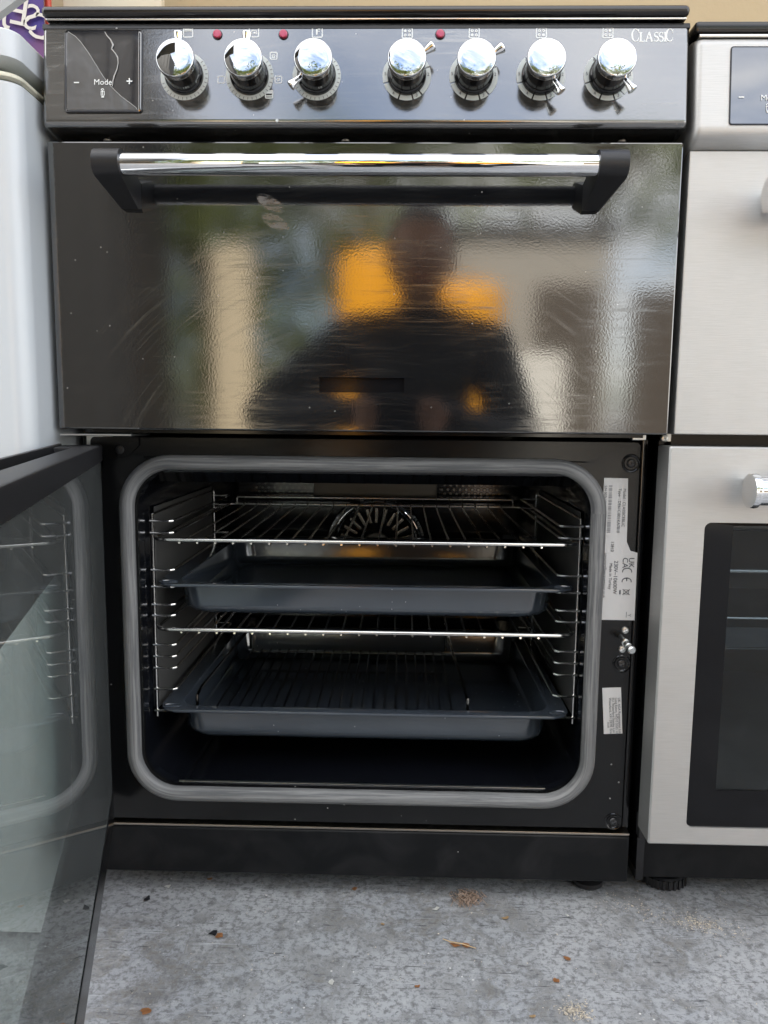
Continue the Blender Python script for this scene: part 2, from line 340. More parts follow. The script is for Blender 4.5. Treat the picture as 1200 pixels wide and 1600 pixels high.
def rrect(hx0, hx1, z0, z1, r, n=8):
    """rounded rectangle outline (x, z), counter-clockwise, 4*(n+1) points"""
    o = []
    for cx, cz, a0 in ((hx1 - r, z1 - r, 0), (hx0 + r, z1 - r, 90), (hx0 + r, z0 + r, 180), (hx1 - r, z0 + r, 270)):
        for k in range(n + 1):
            a = R_(a0 + 90 * k / n); o.append((cx + r * math.cos(a), cz + r * math.sin(a)))
    return o
def root(name, label, cat, loc=(0, 0, 0), group=None, kind=None):
    o = bpy.data.objects.new(name, None); o.location = loc; COL.objects.link(o); tag(o, label, cat, group, kind); return o
def tag(o, label=None, cat=None, group=None, kind=None):
    for k, v in (('label', label), ('category', cat), ('group', group), ('kind', kind)):
        if v: o[k] = v
    return o
def part(name, mb, mat, parent=None, label=None, ang=38, fix=True):
    me = mb if isinstance(mb, bpy.types.Mesh) else mb.mesh(name, M[mat] if isinstance(mat, str) else mat, ang, fix)
    o = bpy.data.objects.new(name, me); COL.objects.link(o)
    wn_ = o.modifiers.new('weighted', 'WEIGHTED_NORMAL'); wn_.keep_sharp = True; wn_.weight = 80
    if parent is not None:
        o.parent = parent
        if parent.type == 'EMPTY': o.location = -Vector(parent.location)
    if label: o['label'] = label
    return o
def copytree(o, parent=None):
    c = o.copy(); COL.objects.link(c)
    if parent is not None: c.parent = parent
    for ch in list(o.children): copytree(ch, c)
    return c
def frame(X, Y, Z, O):
    return Matrix(((X[0], Y[0], Z[0], O[0]), (X[1], Y[1], Z[1], O[1]), (X[2], Y[2], Z[2], O[2]), (0, 0, 0, 1)))
def text_into(mb, s, size, mat, align='LEFT', xs=1.0):
    cu = bpy.data.curves.new('t', 'FONT'); cu.body = s; cu.size = size; cu.align_x = align; cu.fill_mode = 'FRONT'; cu.resolution_u = 3
    o = bpy.data.objects.new('t', cu); me = bpy.data.meshes.new_from_object(o)
    me.transform(mat @ Matrix.Diagonal((xs, 1, 1, 1))); mb.bm.from_mesh(me)
    bpy.data.meshes.remove(me); bpy.data.objects.remove(o); bpy.data.curves.remove(cu); return mb
def ribbon(mb, pts, ws, mat, dz=0.0, closed=False):
    """flat ribbon in local xy plane"""
    P = [Vector((p[0], p[1], 0)) for p in pts]; n = len(P)
    ws = ws if isinstance(ws, (list, tuple)) else [ws] * n
    V = []
    for i in range(n):
        a = P[i - 1] if (i or closed) else P[i]; b = P[(i + 1) % n] if (i < n - 1 or closed) else P[i]
        d = (b - a).normalized(); nn = Vector((-d.y, d.x, 0)) * ws[i] / 2
        V.append((mb.bm.verts.new(mat @ (P[i] + nn + Vector((0, 0, dz)))), mb.bm.verts.new(mat @ (P[i] - nn + Vector((0, 0, dz))))))
    for i in range(n if closed else n - 1):
        j = (i + 1) % n; mb.bm.faces.new((V[i][0], V[i][1], V[j][1], V[j][0]))
    return mb
def disc(mb, cx, cy, r0, r1, mat, dz=0, seg=20, a0=0, a1=360):
    full = abs(a1 - a0) >= 360; n = seg
    A = [mat @ Vector((cx + r1 * math.cos(R_(a0 + (a1 - a0) * k / n)), cy + r1 * math.sin(R_(a0 + (a1 - a0) * k / n)), dz)) for k in range(n if full else n + 1)]
    va = [mb.bm.verts.new(p) for p in A]
    if r0 <= 0: mb.bm.faces.new(va); return mb
    vb = [mb.bm.verts.new(mat @ Vector((cx + r0 * math.cos(R_(a0 + (a1 - a0) * k / n)), cy + r0 * math.sin(R_(a0 + (a1 - a0) * k / n)), dz))) for k in range(len(va))]
    m = len(va)
    for k in range(m if full else m - 1): mb.bm.faces.new((va[k], va[(k + 1) % m], vb[(k + 1) % m], vb[k]))
    return mb
I4 = Matrix.Identity(4)
FRONT = frame((1, 0, 0), (0, 0, 1), (0, -1, 0), (0, 0, 0))      # local xy -> world xz, local z -> towards viewer

# ------------------------------------------------------------------ setting: floor, yard, shop wall
fl = MB(); fl.poly([(-9, -3.2, 0), (9, -3.2, 0), (9, .85, 0), (-9, .85, 0)])
tag(part('floor', fl, 'floor_paint'), 'grey painted floor, worn and scratched, in front of the cookers', kind='structure')
fl = MB(); fl.poly([(-150, -200, -.02), (150, -200, -.02), (150, 60, -.02), (-150, 60, -.02)])
tag(part('ground', fl, 'asphalt'), 'pale asphalt yard', kind='structure')
wr = root('shop_wall', 'beige rendered shop wall rising behind the two cookers', 'wall', (0, .85, 0))
part('render_face', MB().box(-9, 9, .85, 1.05, 0, 4.7), 'beige_wall', wr)
part('coping', MB().box(-9.03, 9.03, .80, 1.10, 4.703, 4.78, .01), 'grey_metal', wr)

# ------------------------------------------------------------------ the black range cooker
CK = root('range_cooker', 'black gloss range cooker with seven chrome knobs and its lower oven door open', 'cooker', (0, .3, 0))
part('body_shell', MB().box(-.2985, -.290, .060, .58, .03, .889).box(.2902, .2988, .064, .58, .03, .889).box(-.2895, .2897, .565, .58, .03, .889), 'gloss_black', CK)
part('hob', MB().box(-.2965, .2955, -.006, .585, .8973, .9068, .0043, 3), 'hob_black', CK)
part('hob_trim', MB().box(-.2930, .2930, -.003, .58, .8948, .8970, .0009), 'wire_steel', CK)
# control panel: profile swept along X (tilted back about 6 degrees, rounded top and bottom edge)
PB, PT = Vector((0, -.010, .8005)), Vector((0, -.0002, .8942))
pu = (PT - PB).normalized(); pn = Vector((0, -pu.z, pu.y))      # up along the panel, outward normal
def P(x, h, o=0):                                              # point on the panel: x, height along the panel from its bottom, outwards
    q = PB + pu * h + pn * o; return Vector((x, q.y, q.z))
PH = (PT - PB).length
prof = []
for k in range(7):
    a = R_(-90 + 90 * k / 6); prof.append((.006 + .006 * math.sin(a), -.006 + .006 * math.cos(a)))
for k in range(7):
    a = R_(90 * k / 6); prof.append((PH - .006 + .006 * math.sin(a), -.006 + .006 * math.cos(a)))
prof = [(-.0005, -.045)] + prof + [(PH, -.030)]
pm = MB(); lps = []
for x, ins in ((-.2975, .0035), (-.2955, .0008), (-.2935, 0), (.2935, 0), (.2955, .0008), (.2975, .0035)):
    lps.append([P(x, min(max(h, ins * .3 + h * 0), PH - ins * .3) if ins else h, o - ins) for h, o in prof])
for A, B in zip(lps, lps[1:]):
    va = [pm.bm.verts.new(p) for p in A]; vb = [pm.bm.verts.new(p) for p in B]
    for i in range(len(va) - 1): pm.bm.faces.new((va[i], va[i + 1], vb[i + 1], vb[i]))
pm.bm.faces.new([pm.bm.verts.new(p) for p in lps[0]]); pm.bm.faces.new([pm.bm.verts.new(p) for p in lps[-1]])
bmesh.ops.remove_doubles(pm.bm, verts=pm.bm.verts, dist=1e-6)
part('control_panel', pm, 'panel_enamel', CK, ang=50)
tb = MB(); tb.rings([[P(x, h, o) for h, o in ((PH - .0058, .0006), (PH - .0058, -.004), (PH + .0004, -.012), (PH + .0004, -.004), (PH - .0012, -.0003))] for x in (-.2972, -.2965, .2965, .2972)], cap0=True, cap1=True)
part('panel_top_edge', tb, 'satin_black', CK)
part('fascia', MB().box(-.281, .281, .030, .05, .780, .8035).box(-.285, .285, .0352, .06, .5165, .7795), 'gloss_black', CK)
PM = frame((1, 0, 0), pu, pn, PB)                               # panel local frame: x, up, out
# display
def hp(z): return (z - PB.z) / pu.z
d0, d1, e0, e1 = -.2745, -.2045, hp(.8128), hp(.8855)
dp = MB(); o = rrect(d0, d1, e0, e1, .0022, 4)
dp.rings([[PM @ Vector((x, y, 0.0002)) for x, y in o], [PM @ Vector((x, y, .0012)) for x, y in o],
          [PM @ Vector((x + (.0008 if x < -.24 else -.0008), y + (.0008 if y < .05 else -.0008), .0016)) for x, y in o]], cap1=False)
disp = part('display_panel', dp, 'display_glass', CK, ang=20)
dg = MB(); o2 = rrect(d0 + .0008, d1 - .0008, e0 + .0008, e1 - .0008, .0015, 4); dg.poly([PM @ Vector((x, y, .0014)) for x, y in o2]); part('display_glass', dg, 'display_glass', disp)
part('display_frame', MB().tube([PM @ Vector((x, y, .0010)) for x, y in rrect(d0 - .0006, d1 + .0006, e0 - .0006, e1 + .0006, .0026, 4)], .0007, True, 6), 'gloss_black', disp)
# torn protective film on the display: its two pieces have wavy edges
def dpx(u, v): return Vector((d0 + .001 + (d1 - d0 - .002) * u, e1 - .001 - (e1 - e0 - .002) * v, 0))
edgeA = [(.02, 0), (.12, .06), (.2, .14), (.3, .27), (.4, .42), (.5, .57), (.57, .66), (.66, .75), (.75, .83), (.85, .9), (.95, .97), (.97, 1)]
fA = MB(); fA.poly([PM @ (dpx(u, v) + Vector((0, 0, .0019))) for u, v in [(0, 0)] + edgeA + [(0, 1)]])
part('film_strip', fA, 'clear_film', disp)
edgeB = [(.52, 0), (.55, .05), (.6, .1), (.635, .17), (.615, .22), (.66, .27), (.7, .33), (.705, .4), (.69, .48), (.655, .56), (.635, .63), (.63, .70)]
fe = MB()
ribbon(fe, [dpx(u, v) for u, v in edgeB], [.0006, .0008, .001, .0016, .001, .0008, .001, .0008, .0008, .0012, .001, .0006], PM @ Matrix.Translation((0, 0, .0023)))
ribbon(fe, [dpx(u, v) for u, v in edgeA], .00045, PM @ Matrix.Translation((0, 0, .0024)))
ribbon(fe, [dpx(.985, 0), dpx(.985, .5), dpx(.99, 1)], .0005, PM @ Matrix.Translation((0, 0, .0022)))
part('film_edge', fe, 'film_edge', disp)
mk = MB(); TM = PM @ Matrix.Translation((0, 0, .0026))
text_into(mk, 'Mode', .0074, TM @ Matrix.Translation((-.2395, hp(.8363), 0)), 'CENTER')
ribbon(mk, [(-.2665, hp(.8383)), (-.2617, hp(.8383))], .0011, TM); ribbon(mk, [(-.2175, hp(.8395)), (-.2122, hp(.8395))], .0012, TM)
ribbon(mk, [(-.21485, hp(.8395) - .0027), (-.21485, hp(.8395) + .0027)], .0012, TM, .0001)
hx, hy = -.2398, hp(.8315)                                      # a hand touching a key
disc(mk, hx, hy, .0009, .0015, TM, seg=10, a0=-20, a1=200); ribbon(mk, [(hx - .0013, hy - .0012), (hx - .0013, hy - .0048), (hx + .0016, hy - .0048), (hx + .0016, hy - .0012)], .0007, TM, closed=True)
ribbon(mk, [(hx, hy), (hx, hy - .0046)], .0006, TM, .0001); ribbon(mk, [(hx - .001, hy - .0062), (hx + .0014, hy - .0062)], .0014, TM)
part('display_marks', mk, 'white_print', disp)

# knobs
KX = [-.1645, -.1041, -.0422, .0405, .1016, .1627, .2240]; KZ = .8453; LEV = [91, 88, 221, 36, 33, -57, -52]
def ring_mesh(kind):
    mb = MB()
    if kind == 'hob':
        for a0, a1 in ((-72, -52), (-48, 20), (24, 76), (80, 128), (132, 196), (200, 248), (252, 284)): disc(mb, 0, 0, .0172, .0222, I4, .0006, 14, a0, a1)
    else: disc(mb, 0, 0, .0172, .0222, I4, .0006, 48)
    return mb.mesh('dial_ring', M['silver_print'])
def tick_mesh(kind):
    mb = MB(); T = Matrix.Translation((0, 0, .0009))
    if kind == 'hob':
        for a, s in ((-128, '4'), (-62, '3'), (4, '2'), (174, '5'), (132, '6'), (52, '1')):
            text_into(mb, s, .0042, T @ Matrix.Translation((.0197 * math.cos(R_(a)), .0197 * math.sin(R_(a)) - .0015, 0)), 'CENTER')
    else:
        for k in range(19):
            a = R_(-160 + k * 11)
            ribbon(mb, [(.0195 * math.cos(a), .0195 * math.sin(a)), (.0218 * math.cos(a), .0218 * math.sin(a))], .00045, T)
    return mb.mesh('dial_marks', M['dark_print'])
body_me = MB().lathe([(.0178, .0004), (.0178, .0035), (.0172, .0050), (.0160, .0058), (.0158, .0235), (.0166, .0240), (.0166, .0262)], seg=40).mesh('knob', M['gloss_black'])
cap_me = MB().lathe([(.0167, .0240), (.0170, .0250), (.0171, .0295), (.0167, .0306), (.0160, .0311), (.0120, .03145), (.0060, .03165), (.0015, .0317)], seg=48, cap0=False).mesh('cap', M['cap_chrome'])
lv = MB(); lv.lathe([(.0022, .0150), (.0024, .0180), (.0030, .0215), (.0042, .0262), (.0045, .0275), (.0043, .0283), (.0036, .0286)], frame((0, 0, 1), (0, 1, 0), (1, 0, 0), (0, 0, .0185)), 20)
lever_me = lv.mesh('lever', M['chrome'])
rm = {k: ring_mesh(k) for k in ('hob', 'oven')}; tm = {k: tick_mesh(k) for k in ('hob', 'oven')}
def knob_print(s1, s2):
    mb = MB()
    for s, a in ((s1, -75), (s2, -25)):
        if s: text_into(mb, s, .0042, frame((-math.sin(R_(a)), math.cos(R_(a)), 0), (0, 0, 1), (math.cos(R_(a)), math.sin(R_(a)), 0), (.0161 * math.cos(R_(a)), .0161 * math.sin(R_(a)), .0085)), 'CENTER')
    return mb.mesh('knob_print', M['white_print'])
for i, x in enumerate(KX):
    kind = 'oven' if i < 3 else 'hob'
    k = part('knob', body_me, None, CK); k.matrix_basis = Matrix.Translation(-Vector(CK.location)) @ frame((1, 0, 0), pu, pn, P(x, hp(KZ)))
    part('cap', cap_me, None, k); l = part('lever', lever_me, None, k); l.rotation_euler = (0, 0, R_(LEV[i]))
    part('dial_ring', rm[kind], None, k); part('dial_marks', tm[kind], None, k)
    if i in (0, 2): part('knob_print', knob_print('180' if i == 0 else '50', 'grille' if i == 0 else ''), None, k)
    k['label'] = ['knob with lever pointing up beside the display', 'second knob from the display, lever pointing up', 'knob with lever pointing down left',
                  'knob with lever pointing up right, beside the right red lamp', 'second knob with lever pointing up right', 'knob with lever pointing down right', 'rightmost knob with lever pointing down right'][i]
for x in (-.1342, -.0732, .0706):
    q = part('indicator_light', MB().lathe([(.0040, 0), (.0040, .0012), (.0036, .0024), (.0028, .0029)], frame((1, 0, 0), pu, pn, P(x, hp(.8828))), 20), 'red_lens', CK)
    part('indicator_bezel', MB().tube([P(x + .0042 * math.cos(R_(a)), hp(.8828) + .0042 * math.sin(R_(a)), .0003) for a in range(0, 360, 20)], .0006, True, 5), 'gloss_black', q)
# pictograms
QM = PM @ Matrix.Translation((0, 0, .0002))
def sq(mb, cx, cy, h, w_=.0009, r=.0008): ribbon(mb, [(cx + p[0], cy + p[1]) for p in rrect(-h, h, -h, h, r, 2)], w_, QM, closed=True)
def hobicon(cx, z, full):
    mb = MB(); cy_ = hp(z); sq(mb, cx, cy_, .0045)
    for j, (a, b) in enumerate(((-1, 1), (1, 1), (-1, -1), (1, -1))):
        disc(mb, cx + a * .0019, cy_ + b * .0019, 0 if j == full else .0005, .0013, QM, .0001, 12)
    part('pictogram', mb, 'white_print', CK)
for x, f in ((.0405, 0), (.1016, 2), (.1627, 3), (.2230, 1)): hobicon(x, .8842, f)
def ovenicon(cx, z, h, lines, ring=False, glass=False):
    mb = MB(); cy_ = hp(z); sq(mb, cx, cy_, h)
    for (a, b, c, d, ww) in lines: ribbon(mb, [(cx + a * h, cy_ + b * h), (cx + c * h, cy_ + d * h)], ww * 1.3, QM, .0001)
    if ring: disc(mb, cx, cy_, h * .3, h * .5, QM, .0001, 14); disc(mb, cx, cy_, 0, h * .14, QM, .0001, 8)
    part('pictogram', mb, 'white_print', CK)
ovenicon(-.1615, .8850, .0042, [(-.8, .3, .8, .3, .0006), (-.8, .62, .8, .62, .0009)])
ovenicon(-.1005, .8850, .0042, [(-.5, -.4, -.5, .4, .0006), (-.5, .4, .5, .4, .0006), (.5, .4, .5, -.4, .0006), (-.1, -.1, .3, -.1, .0012)])
ovenicon(-.0421, .8850, .0045, [(-.1, -.5, -.1, .6, .0012), (.1, .6, .6, .6, .0006), (.1, .2, .5, .2, .0006)])
ovenicon(-.1304, .8422, .0031, [])
ovenicon(-.0822, .8638, .0031, [(-.6, -.5, .6, -.5, .0006)], ring=True)
ovenicon(-.0776, .8422, .0031, [], ring=True)
ovenicon(-.0860, .8289, .0034, [(-.8, -.45, .8, -.45, .0007), (-.8, .5, .8, .5, .0016)])
# serif lettering CLASSIC
lt = MB()
def arcpts(cx, cy_, rx, ry, a0, a1, n=18): return [(cx + rx * math.cos(R_(a0 + (a1 - a0) * k / n)), cy_ + ry * math.sin(R_(a0 + (a1 - a0) * k / n))) for k in range(n + 1)]
_z = [0]
def st(pts, ws):
    _z[0] += 1; ribbon(lt, pts, ws, LM, _z[0] * 2e-6)
LM = PM @ Matrix.Translation((.2447, hp(.8763), .0002)) @ Matrix.Diagonal((.0115, .0115, 1, 1))
TH, TN = .135, .066
def bigC(x):
    p = arcpts(x + .30, .5, .28, .48, 42, 318, 24)
    st(p, [TN + (TH - TN) * max(0, -math.cos(R_(42 + 276 * k / 24))) ** 1.5 for k in range(25)])
    st([(x + .515, .66), (x + .535, .97)], [.03, .06]); st([(x + .51, .18), (x + .54, .34)], [.05, .025])
def smL(x): st([(x + .12, 0), (x + .12, .72)], TH); st([(x, .015), (x + .42, .015)], TN); st([(x + .40, .0), (x + .44, .18)], [.06, .02]); st([(x, .705), (x + .24, .705)], TN * .8)
def smA(x): st([(x + .06, .02), (x + .28, .72)], TN); st([(x + .28, .74), (x + .52, .02)], TH); st([(x + .14, .26), (x + .42, .26)], TN); st([(x, .015), (x + .15, .015)], TN * .8); st([(x + .42, .015), (x + .62, .015)], TN * .8)
def smS(x):
    p = arcpts(x + .20, .54, .15, .165, 40, 270, 14) + arcpts(x + .20, .19, .16, .185, 90, -140, 14)[1:]
    n = len(p); st(p, [TN + (TH - TN) * math.exp(-((i / (n - 1) - .5) / .2) ** 2) for i in range(n)]); st([(x + .33, .52), (x + .34, .72)], [.02, .05]); st([(x + .05, .0), (x + .055, .22)], [.05, .02])
def smI(x): st([(x + .12, 0), (x + .12, .72)], TH); st([(x, .015), (x + .24, .015)], TN * .8); st([(x, .705), (x + .24, .705)], TN * .8)
bigC(0); smL(.58); smA(1.06); smS(1.72); smS(2.10); smI(2.50); bigC(2.68)
part('lettering', lt, 'white_print', CK, fix=False)
part('paint_chip', MB().lathe([(.0016, 0), (.0013, .0012)], frame((1, 0, 0), pu, pn, P(-.0785, .0048, -.001)), 8), 'white_print', CK)
# grill door
GD = MB()
HX0, HX1, HZ0, HZ1 = -.0405, .0416, .5587, .5730                # badge recess
xs = [-.2962, HX0, HX1, .2962]; zs = [.5222, HZ0, HZ1, .7886]
for i in range(3):
    for j in range(3):
        if i == 1 and j == 1: continue
        GD.poly([(xs[i], 0, zs[j]), (xs[i + 1], 0, zs[j]), (xs[i + 1], 0, zs[j + 1]), (xs[i], 0, zs[j + 1])])
GD.rings([[(HX0, 0, HZ0), (HX1, 0, HZ0), (HX1, 0, HZ1), (HX0, 0, HZ1)], [(HX0, .0028, HZ0), (HX1, .0028, HZ0), (HX1, .0028, HZ1), (HX0, .0028, HZ1)]], cap1=True)
oo = [rrect(-.2962 - d, .2962 + d, .5222 - d, .7886 + d, .0004 + d, 4) for d in (0, .0009, .0016, .0018)]
GD.rings([[(x, y, z) for x, z in o] for o, y in zip(oo, (0, .0003, .0011, .0022))] + [[(x, .034, z) for x, z in oo[3]]], cap1=True)
gd = part('grill_door', GD, 'door_enamel', CK, ang=30)
part('badge_recess', MB().poly([(HX0, .0026, HZ0), (HX1, .0026, HZ0), (HX1, .0026, HZ1), (HX0, .0026, HZ1)]).tube([(HX0, .0001, HZ0), (HX1, .0001, HZ0), (HX1, .0001, HZ1), (HX0, .0001, HZ1)], .0004, True, 5), 'gloss_black', gd)
BY, BZ = -.047, .7548
part('handle_bar', MB().tube([(-.214 + .4255 * k / 20, BY, BZ) for k in range(21)], .0093, seg=28), 'chrome', gd)
part('bar_back', MB().tube([(-.2095, BY + .0024, BZ), (.2072, BY + .0024, BZ)], .0087, seg=24), 'black_plastic', gd)
def bracket(xo, xi, xd0, xd1):
    mb = MB(); pts = []
    for x in (xo, xi):
        for k in range(20): a = 2 * PI * k / 20; pts.append((x, BY + .0122 * math.cos(a), BZ + .0005 + .0122 * math.sin(a)))
    s = 1 if xi > xo else -1
    pts += [(xd0, -.0004, .7295), (xd1, -.0004, .7285), (xd1, -.0004, .752), (xd0 - s * .001, -.0004, .756), (xd0 + s * .003, -.007, .7275), (xd1 - s * .001, -.007, .7270)]
    mb.hull(pts); b = mb.bm; bmesh.ops.dissolve_limit(b, angle_limit=R_(2), verts=b.verts, edges=b.edges)
    return mb
part('handle_bracket', bracket(-.2338, -.2102, -.2295, -.2095), 'black_plastic', gd, ang=30)
part('handle_bracket', bracket(.2328, .2077, .2235, .2060), 'black_plastic', gd, ang=30)
# fixing screws under the panel
sm = MB().lathe([(.0018, .004), (.0042, .003), (.0044, .0015), (.0036, 0), (.0015, -.0006)], frame((1, 0, 0), (0, 1, 0), (0, 0, 1), (0, 0, 0)), 14).mesh('screw', M['screw_steel'])
for x in (-.2475, -.0173, .2458):
    q = part('screw', sm, None, CK); q.location = Vector((x, .0200, .7962)) - Vector(CK.location)
# oven front frame
FY = .046
OUT = rrect(-.2875, .2878, .0880, .5130, .006, 8); INN = rrect(-.2385, .2380, .1285, .4785, .040, 8)
def lerp(a, b, t_): return [(p[0] * (1 - t_) + q[0] * t_, p[1] * (1 - t_) + q[1] * t_) for p, q in zip(a, b)]
fr = MB(); fr.rings([[(x, FY + .016, z) for x, z in OUT], [(x, FY + .0015, z) for x, z in OUT], [(x, FY, z) for x, z in rrect(-.2860, .2863, .0895, .5115, .005, 8)],
                     [(x, FY, z) for x, z in lerp(OUT, INN, .62)], [(x, FY + .001, z) for x, z in lerp(OUT, INN, .66)], [(x, FY + .001, z) for x, z in INN], [(x, FY + .006, z) for x, z in INN]])
FRM = part('oven_frame', fr, 'satin_black', CK, ang=30)
g0 = rrect(-.2487, .2458, .1207, .4860, .048, 12)
gp = []
for i, (x, z) in enumerate(g0):
    x2, z2 = g0[(i + 1) % len(g0)]; L = math.hypot(x2 - x, z2 - z); nn = max(1, int(L / .03))
    for k in range(nn): gp.append((x + (x2 - x) * k / nn, FY - .0025, z + (z2 - z) * k / nn))
ga = MB(); ga.tube(gp, .0079, True, 18)
for v in ga.bm.verts:                                           # slightly uneven soft tube
    n_ = math.sin(v.co.x * 61) * math.sin(v.co.z * 47 + 1); v.co.y += .0006 * n_
part('door_gasket', ga, 'gasket', CK, ang=60)
# oven cavity
cz0, cz1 = .1150, .4830
cv = MB(); loops = []
for y, hx, a, b, r in ((FY + .006, .2385, .1285, .4785, .040), (.064, .2385, .1285, .4785, .040), (.070, .246, .117, .482, .045), (.12, .2475, .115, .486, .045), (.475, .2475, .115, .486, .045)):
    loops.append([(x, y, z) for x, z in rrect(-hx, hx - .0005, a, b, r, 8)])
cv.rings(loops, cap1=True)
part('oven_cavity', cv, 'cavity_enamel', CK, ang=30)
part('cavity_lip', MB().hull([(s * .232, y, z) for s in (-1, 1) for y, z in ((.068, .4785), (.070, .4740), (.100, .4610), (.104, .4625), (.106, .480))]), 'gloss_black', CK)
part('sill_strip', MB().box(-.204, .2035, .0545, .0580, .1287, .1295, .0003), 'zinc', CK)
# grill element under the oven roof
el = [(-.205, .10, .4690)]
for k in range(9):
    x = -.19 + .0475 * k; el += [(x, .12 if k % 2 == 0 else .40, .4690), (x + .02, .12 if k % 2 == 0 else .40, .4690)] if k % 2 == 0 else [(x, .40, .4690), (x + .02, .40, .4690)]
part('grill_element', MB().tube(el, .0032, seg=8), 'dark_wire', CK)
# back wall: plates, perforations, fan
part('upper_plate', MB().box(-.1, .097, .462, .470, .404, .436, .002), 'dull_plate', CK)
pf = MB()
for s in (-1, 1):
    for i in range(10):
        for j in range(4):
            x = s * (.105 + .0098 * i) + (j % 2) * .0045; pf.lathe([(.0034, 0), (.0024, .0012)], frame((1, 0, 0), (0, 0, 1), (0, -1, 0), (x, .474, .407 + .0068 * j)), 7)
tag(part('perforation', pf, 'dark_wire', CK), kind='stuff')
fan = part('fan_grille', MB().tube([(.001 + .075 * math.cos(R_(a)), .463, .3300 + .075 * math.sin(R_(a))) for a in range(0, 360, 8)], .0048, True, 8).tube([(.001 + .066 * math.cos(R_(a)), .467, .3300 + .066 * math.sin(R_(a))) for a in range(0, 360, 8)], .0016, True, 6), 'chrome', CK)
bl = MB().box(-.0024, .0024, -.001, .001, .036, .060, .0008).mesh('fan_slot', M['fan_metal'])
for k in range(24):
    q = part('fan_slot', bl, None, fan); q.location = (.001, .468, .3300); q.rotation_euler = (0, R_(15 * k), 0)
part('fan_hub', MB().lathe([(.022, 0), (.020, .006), (.010, .009)], frame((1, 0, 0), (0, 0, 1), (0, -1, 0), (.001, .470, .330)), 20), 'dull_plate', fan)
# side liners and rack ladders
RZ = [.4158, .4022, .3594, .3400, .3191, .3063, .2715, .2578, .2440, .2187, .1925]
for s in (-1, 1):
    part('side_liner', MB().box(min(s * .2438, s * .2452), max(s * .2438, s * .2452), .118, .385, .190, .430, .0008), 'liner_grey', CK)
    rk = part('side_rack', MB().tube([(s * .2418, .103, .185), (s * .2418, .103, .4220), (s * .2416, .1035, .4235), (s * .2416, .3865, .4235), (s * .2418, .388, .4220), (s * .2418, .388, .185)], .0013, seg=8), 'wire_steel', CK)
    rg = MB().tube([(s * .2440, .101, 0), (s * .2215, .1000, 0), (s * .2188, .1025, 0), (s * .2188, .3870, 0), (s * .2215, .3900, 0), (s * .2440, .389, 0)], .0015, seg=8).mesh('rung', M['wire_steel'])
    for z in RZ:
        q = part('rung', rg, None, rk); q.location = (0, 0, z)
# pillar, plinth, feet, hinges, catch, frame screws
part('side_pillar', MB().box(.2895, .2972, .0535, .062, .086, .516, .0018), 'gloss_black', CK)
part('side_pillar', MB().box(-.2972, -.2895, .0535, .062, .086, .516, .0018), 'gloss_black', CK)
part('plinth', MB().box(-.2950, .2962, .0450, .058, .0262, .0800, .0025, 3), 'plinth_black', CK)
part('plinth_trim', MB().box(-.2945, .2958, .0455, .060, .0808, .0836, .0008), 'screw_steel', CK)
fm = MB().lathe([(.0160, 0), (.0180, .002), (.0180, .007), (.0120, .010), (.0090, .0115), (.0090, .028)], None, 20).mesh('foot', M['black_plastic'])
for x, y in ((-.25, .170), (.262, .085), (-.25, .52), (.25, .52)):
    q = part('foot', fm, None, CK); q.location = Vector((x, y, .0002)) - Vector(CK.location)
hg = part('hinge_plate', MB().box(-.292, -.222, -.012, .046, .5140, .5158, .0006).box(-.290, -.262, .0462, .0480, .47, .5135), 'zinc', CK)
part('hinge_tab', MB().box(.2745, .2885, .0365, .0450, .5142, .5200, .0008), 'zinc', CK)
part('hinge_tab', MB().hull([(x, y, z) for y in (.043, .0455) for x, z in ((-.272, .512), (-.234, .512), (-.234, .503), (-.244, .494), (-.272, .480))]), 'satin_black', CK)
def head(mb, O, r, n=(0, -1, 0)):
    mb.lathe([(r, 0), (r, .0006), (r * .82, .0016), (r * .4, .0020)], frame((1, 0, 0), (0, 0, 1), n, O), 18)
    for a in (25, 115):
        c, s2 = math.cos(R_(a)) * r * .5, math.sin(R_(a)) * r * .5
        mb.tube([(O[0] - c, O[1] - .0020, O[2] - s2), (O[0] + c, O[1] - .0020, O[2] + s2)], r * .09, seg=4)
for x, z in ((.2774, .4901), (.2778, .2761), (.2773, .0975)):
    ws = part('washer', MB().lathe([(.0092, -.002), (.0098, .0004), (.0088, .0010), (.0070, .0004), (.0060, -.001)], frame((1, 0, 0), (0, 0, 1), (0, -1, 0), (x, FY, z)), 24), 'gloss_black', CK)
    mb = MB(); head(mb, (x, FY - .0006, z), .0045); part('screw', mb, 'screw_black', ws)
mb = MB(); head(mb, (-.254, .0428, .4985), .0045); part('screw', mb, 'screw_black', CK)
for x, z in ((.2798, .3130), (.2776, .2922)):
    mb = MB(); head(mb, (x, FY - .0002, z), .0042); part('screw', mb, 'zinc', CK)
ct = part('door_catch', MB().lathe([(.0022, 0), (.0022, .014), (.0040, .0145), (.0040, .0165), (.0028, .017), (.0028, .024), (.0036, .0245), (.0036, .0262), (.0028, .027), (.0030, .031), (.0042, .0325), (.0042, .036), (.0030, .0375)],
        frame(Vector((1, 0, 0)).cross(Vector((.05, -1, -.12))).cross(Vector((.05, -1, -.12))).normalized() * -1, Vector((1, 0, 0)).cross(Vector((.05, -1, -.12))).normalized(), Vector((.05, -1, -.12)).normalized(), (.2752, FY, .3062)), 18), 'zinc', CK)
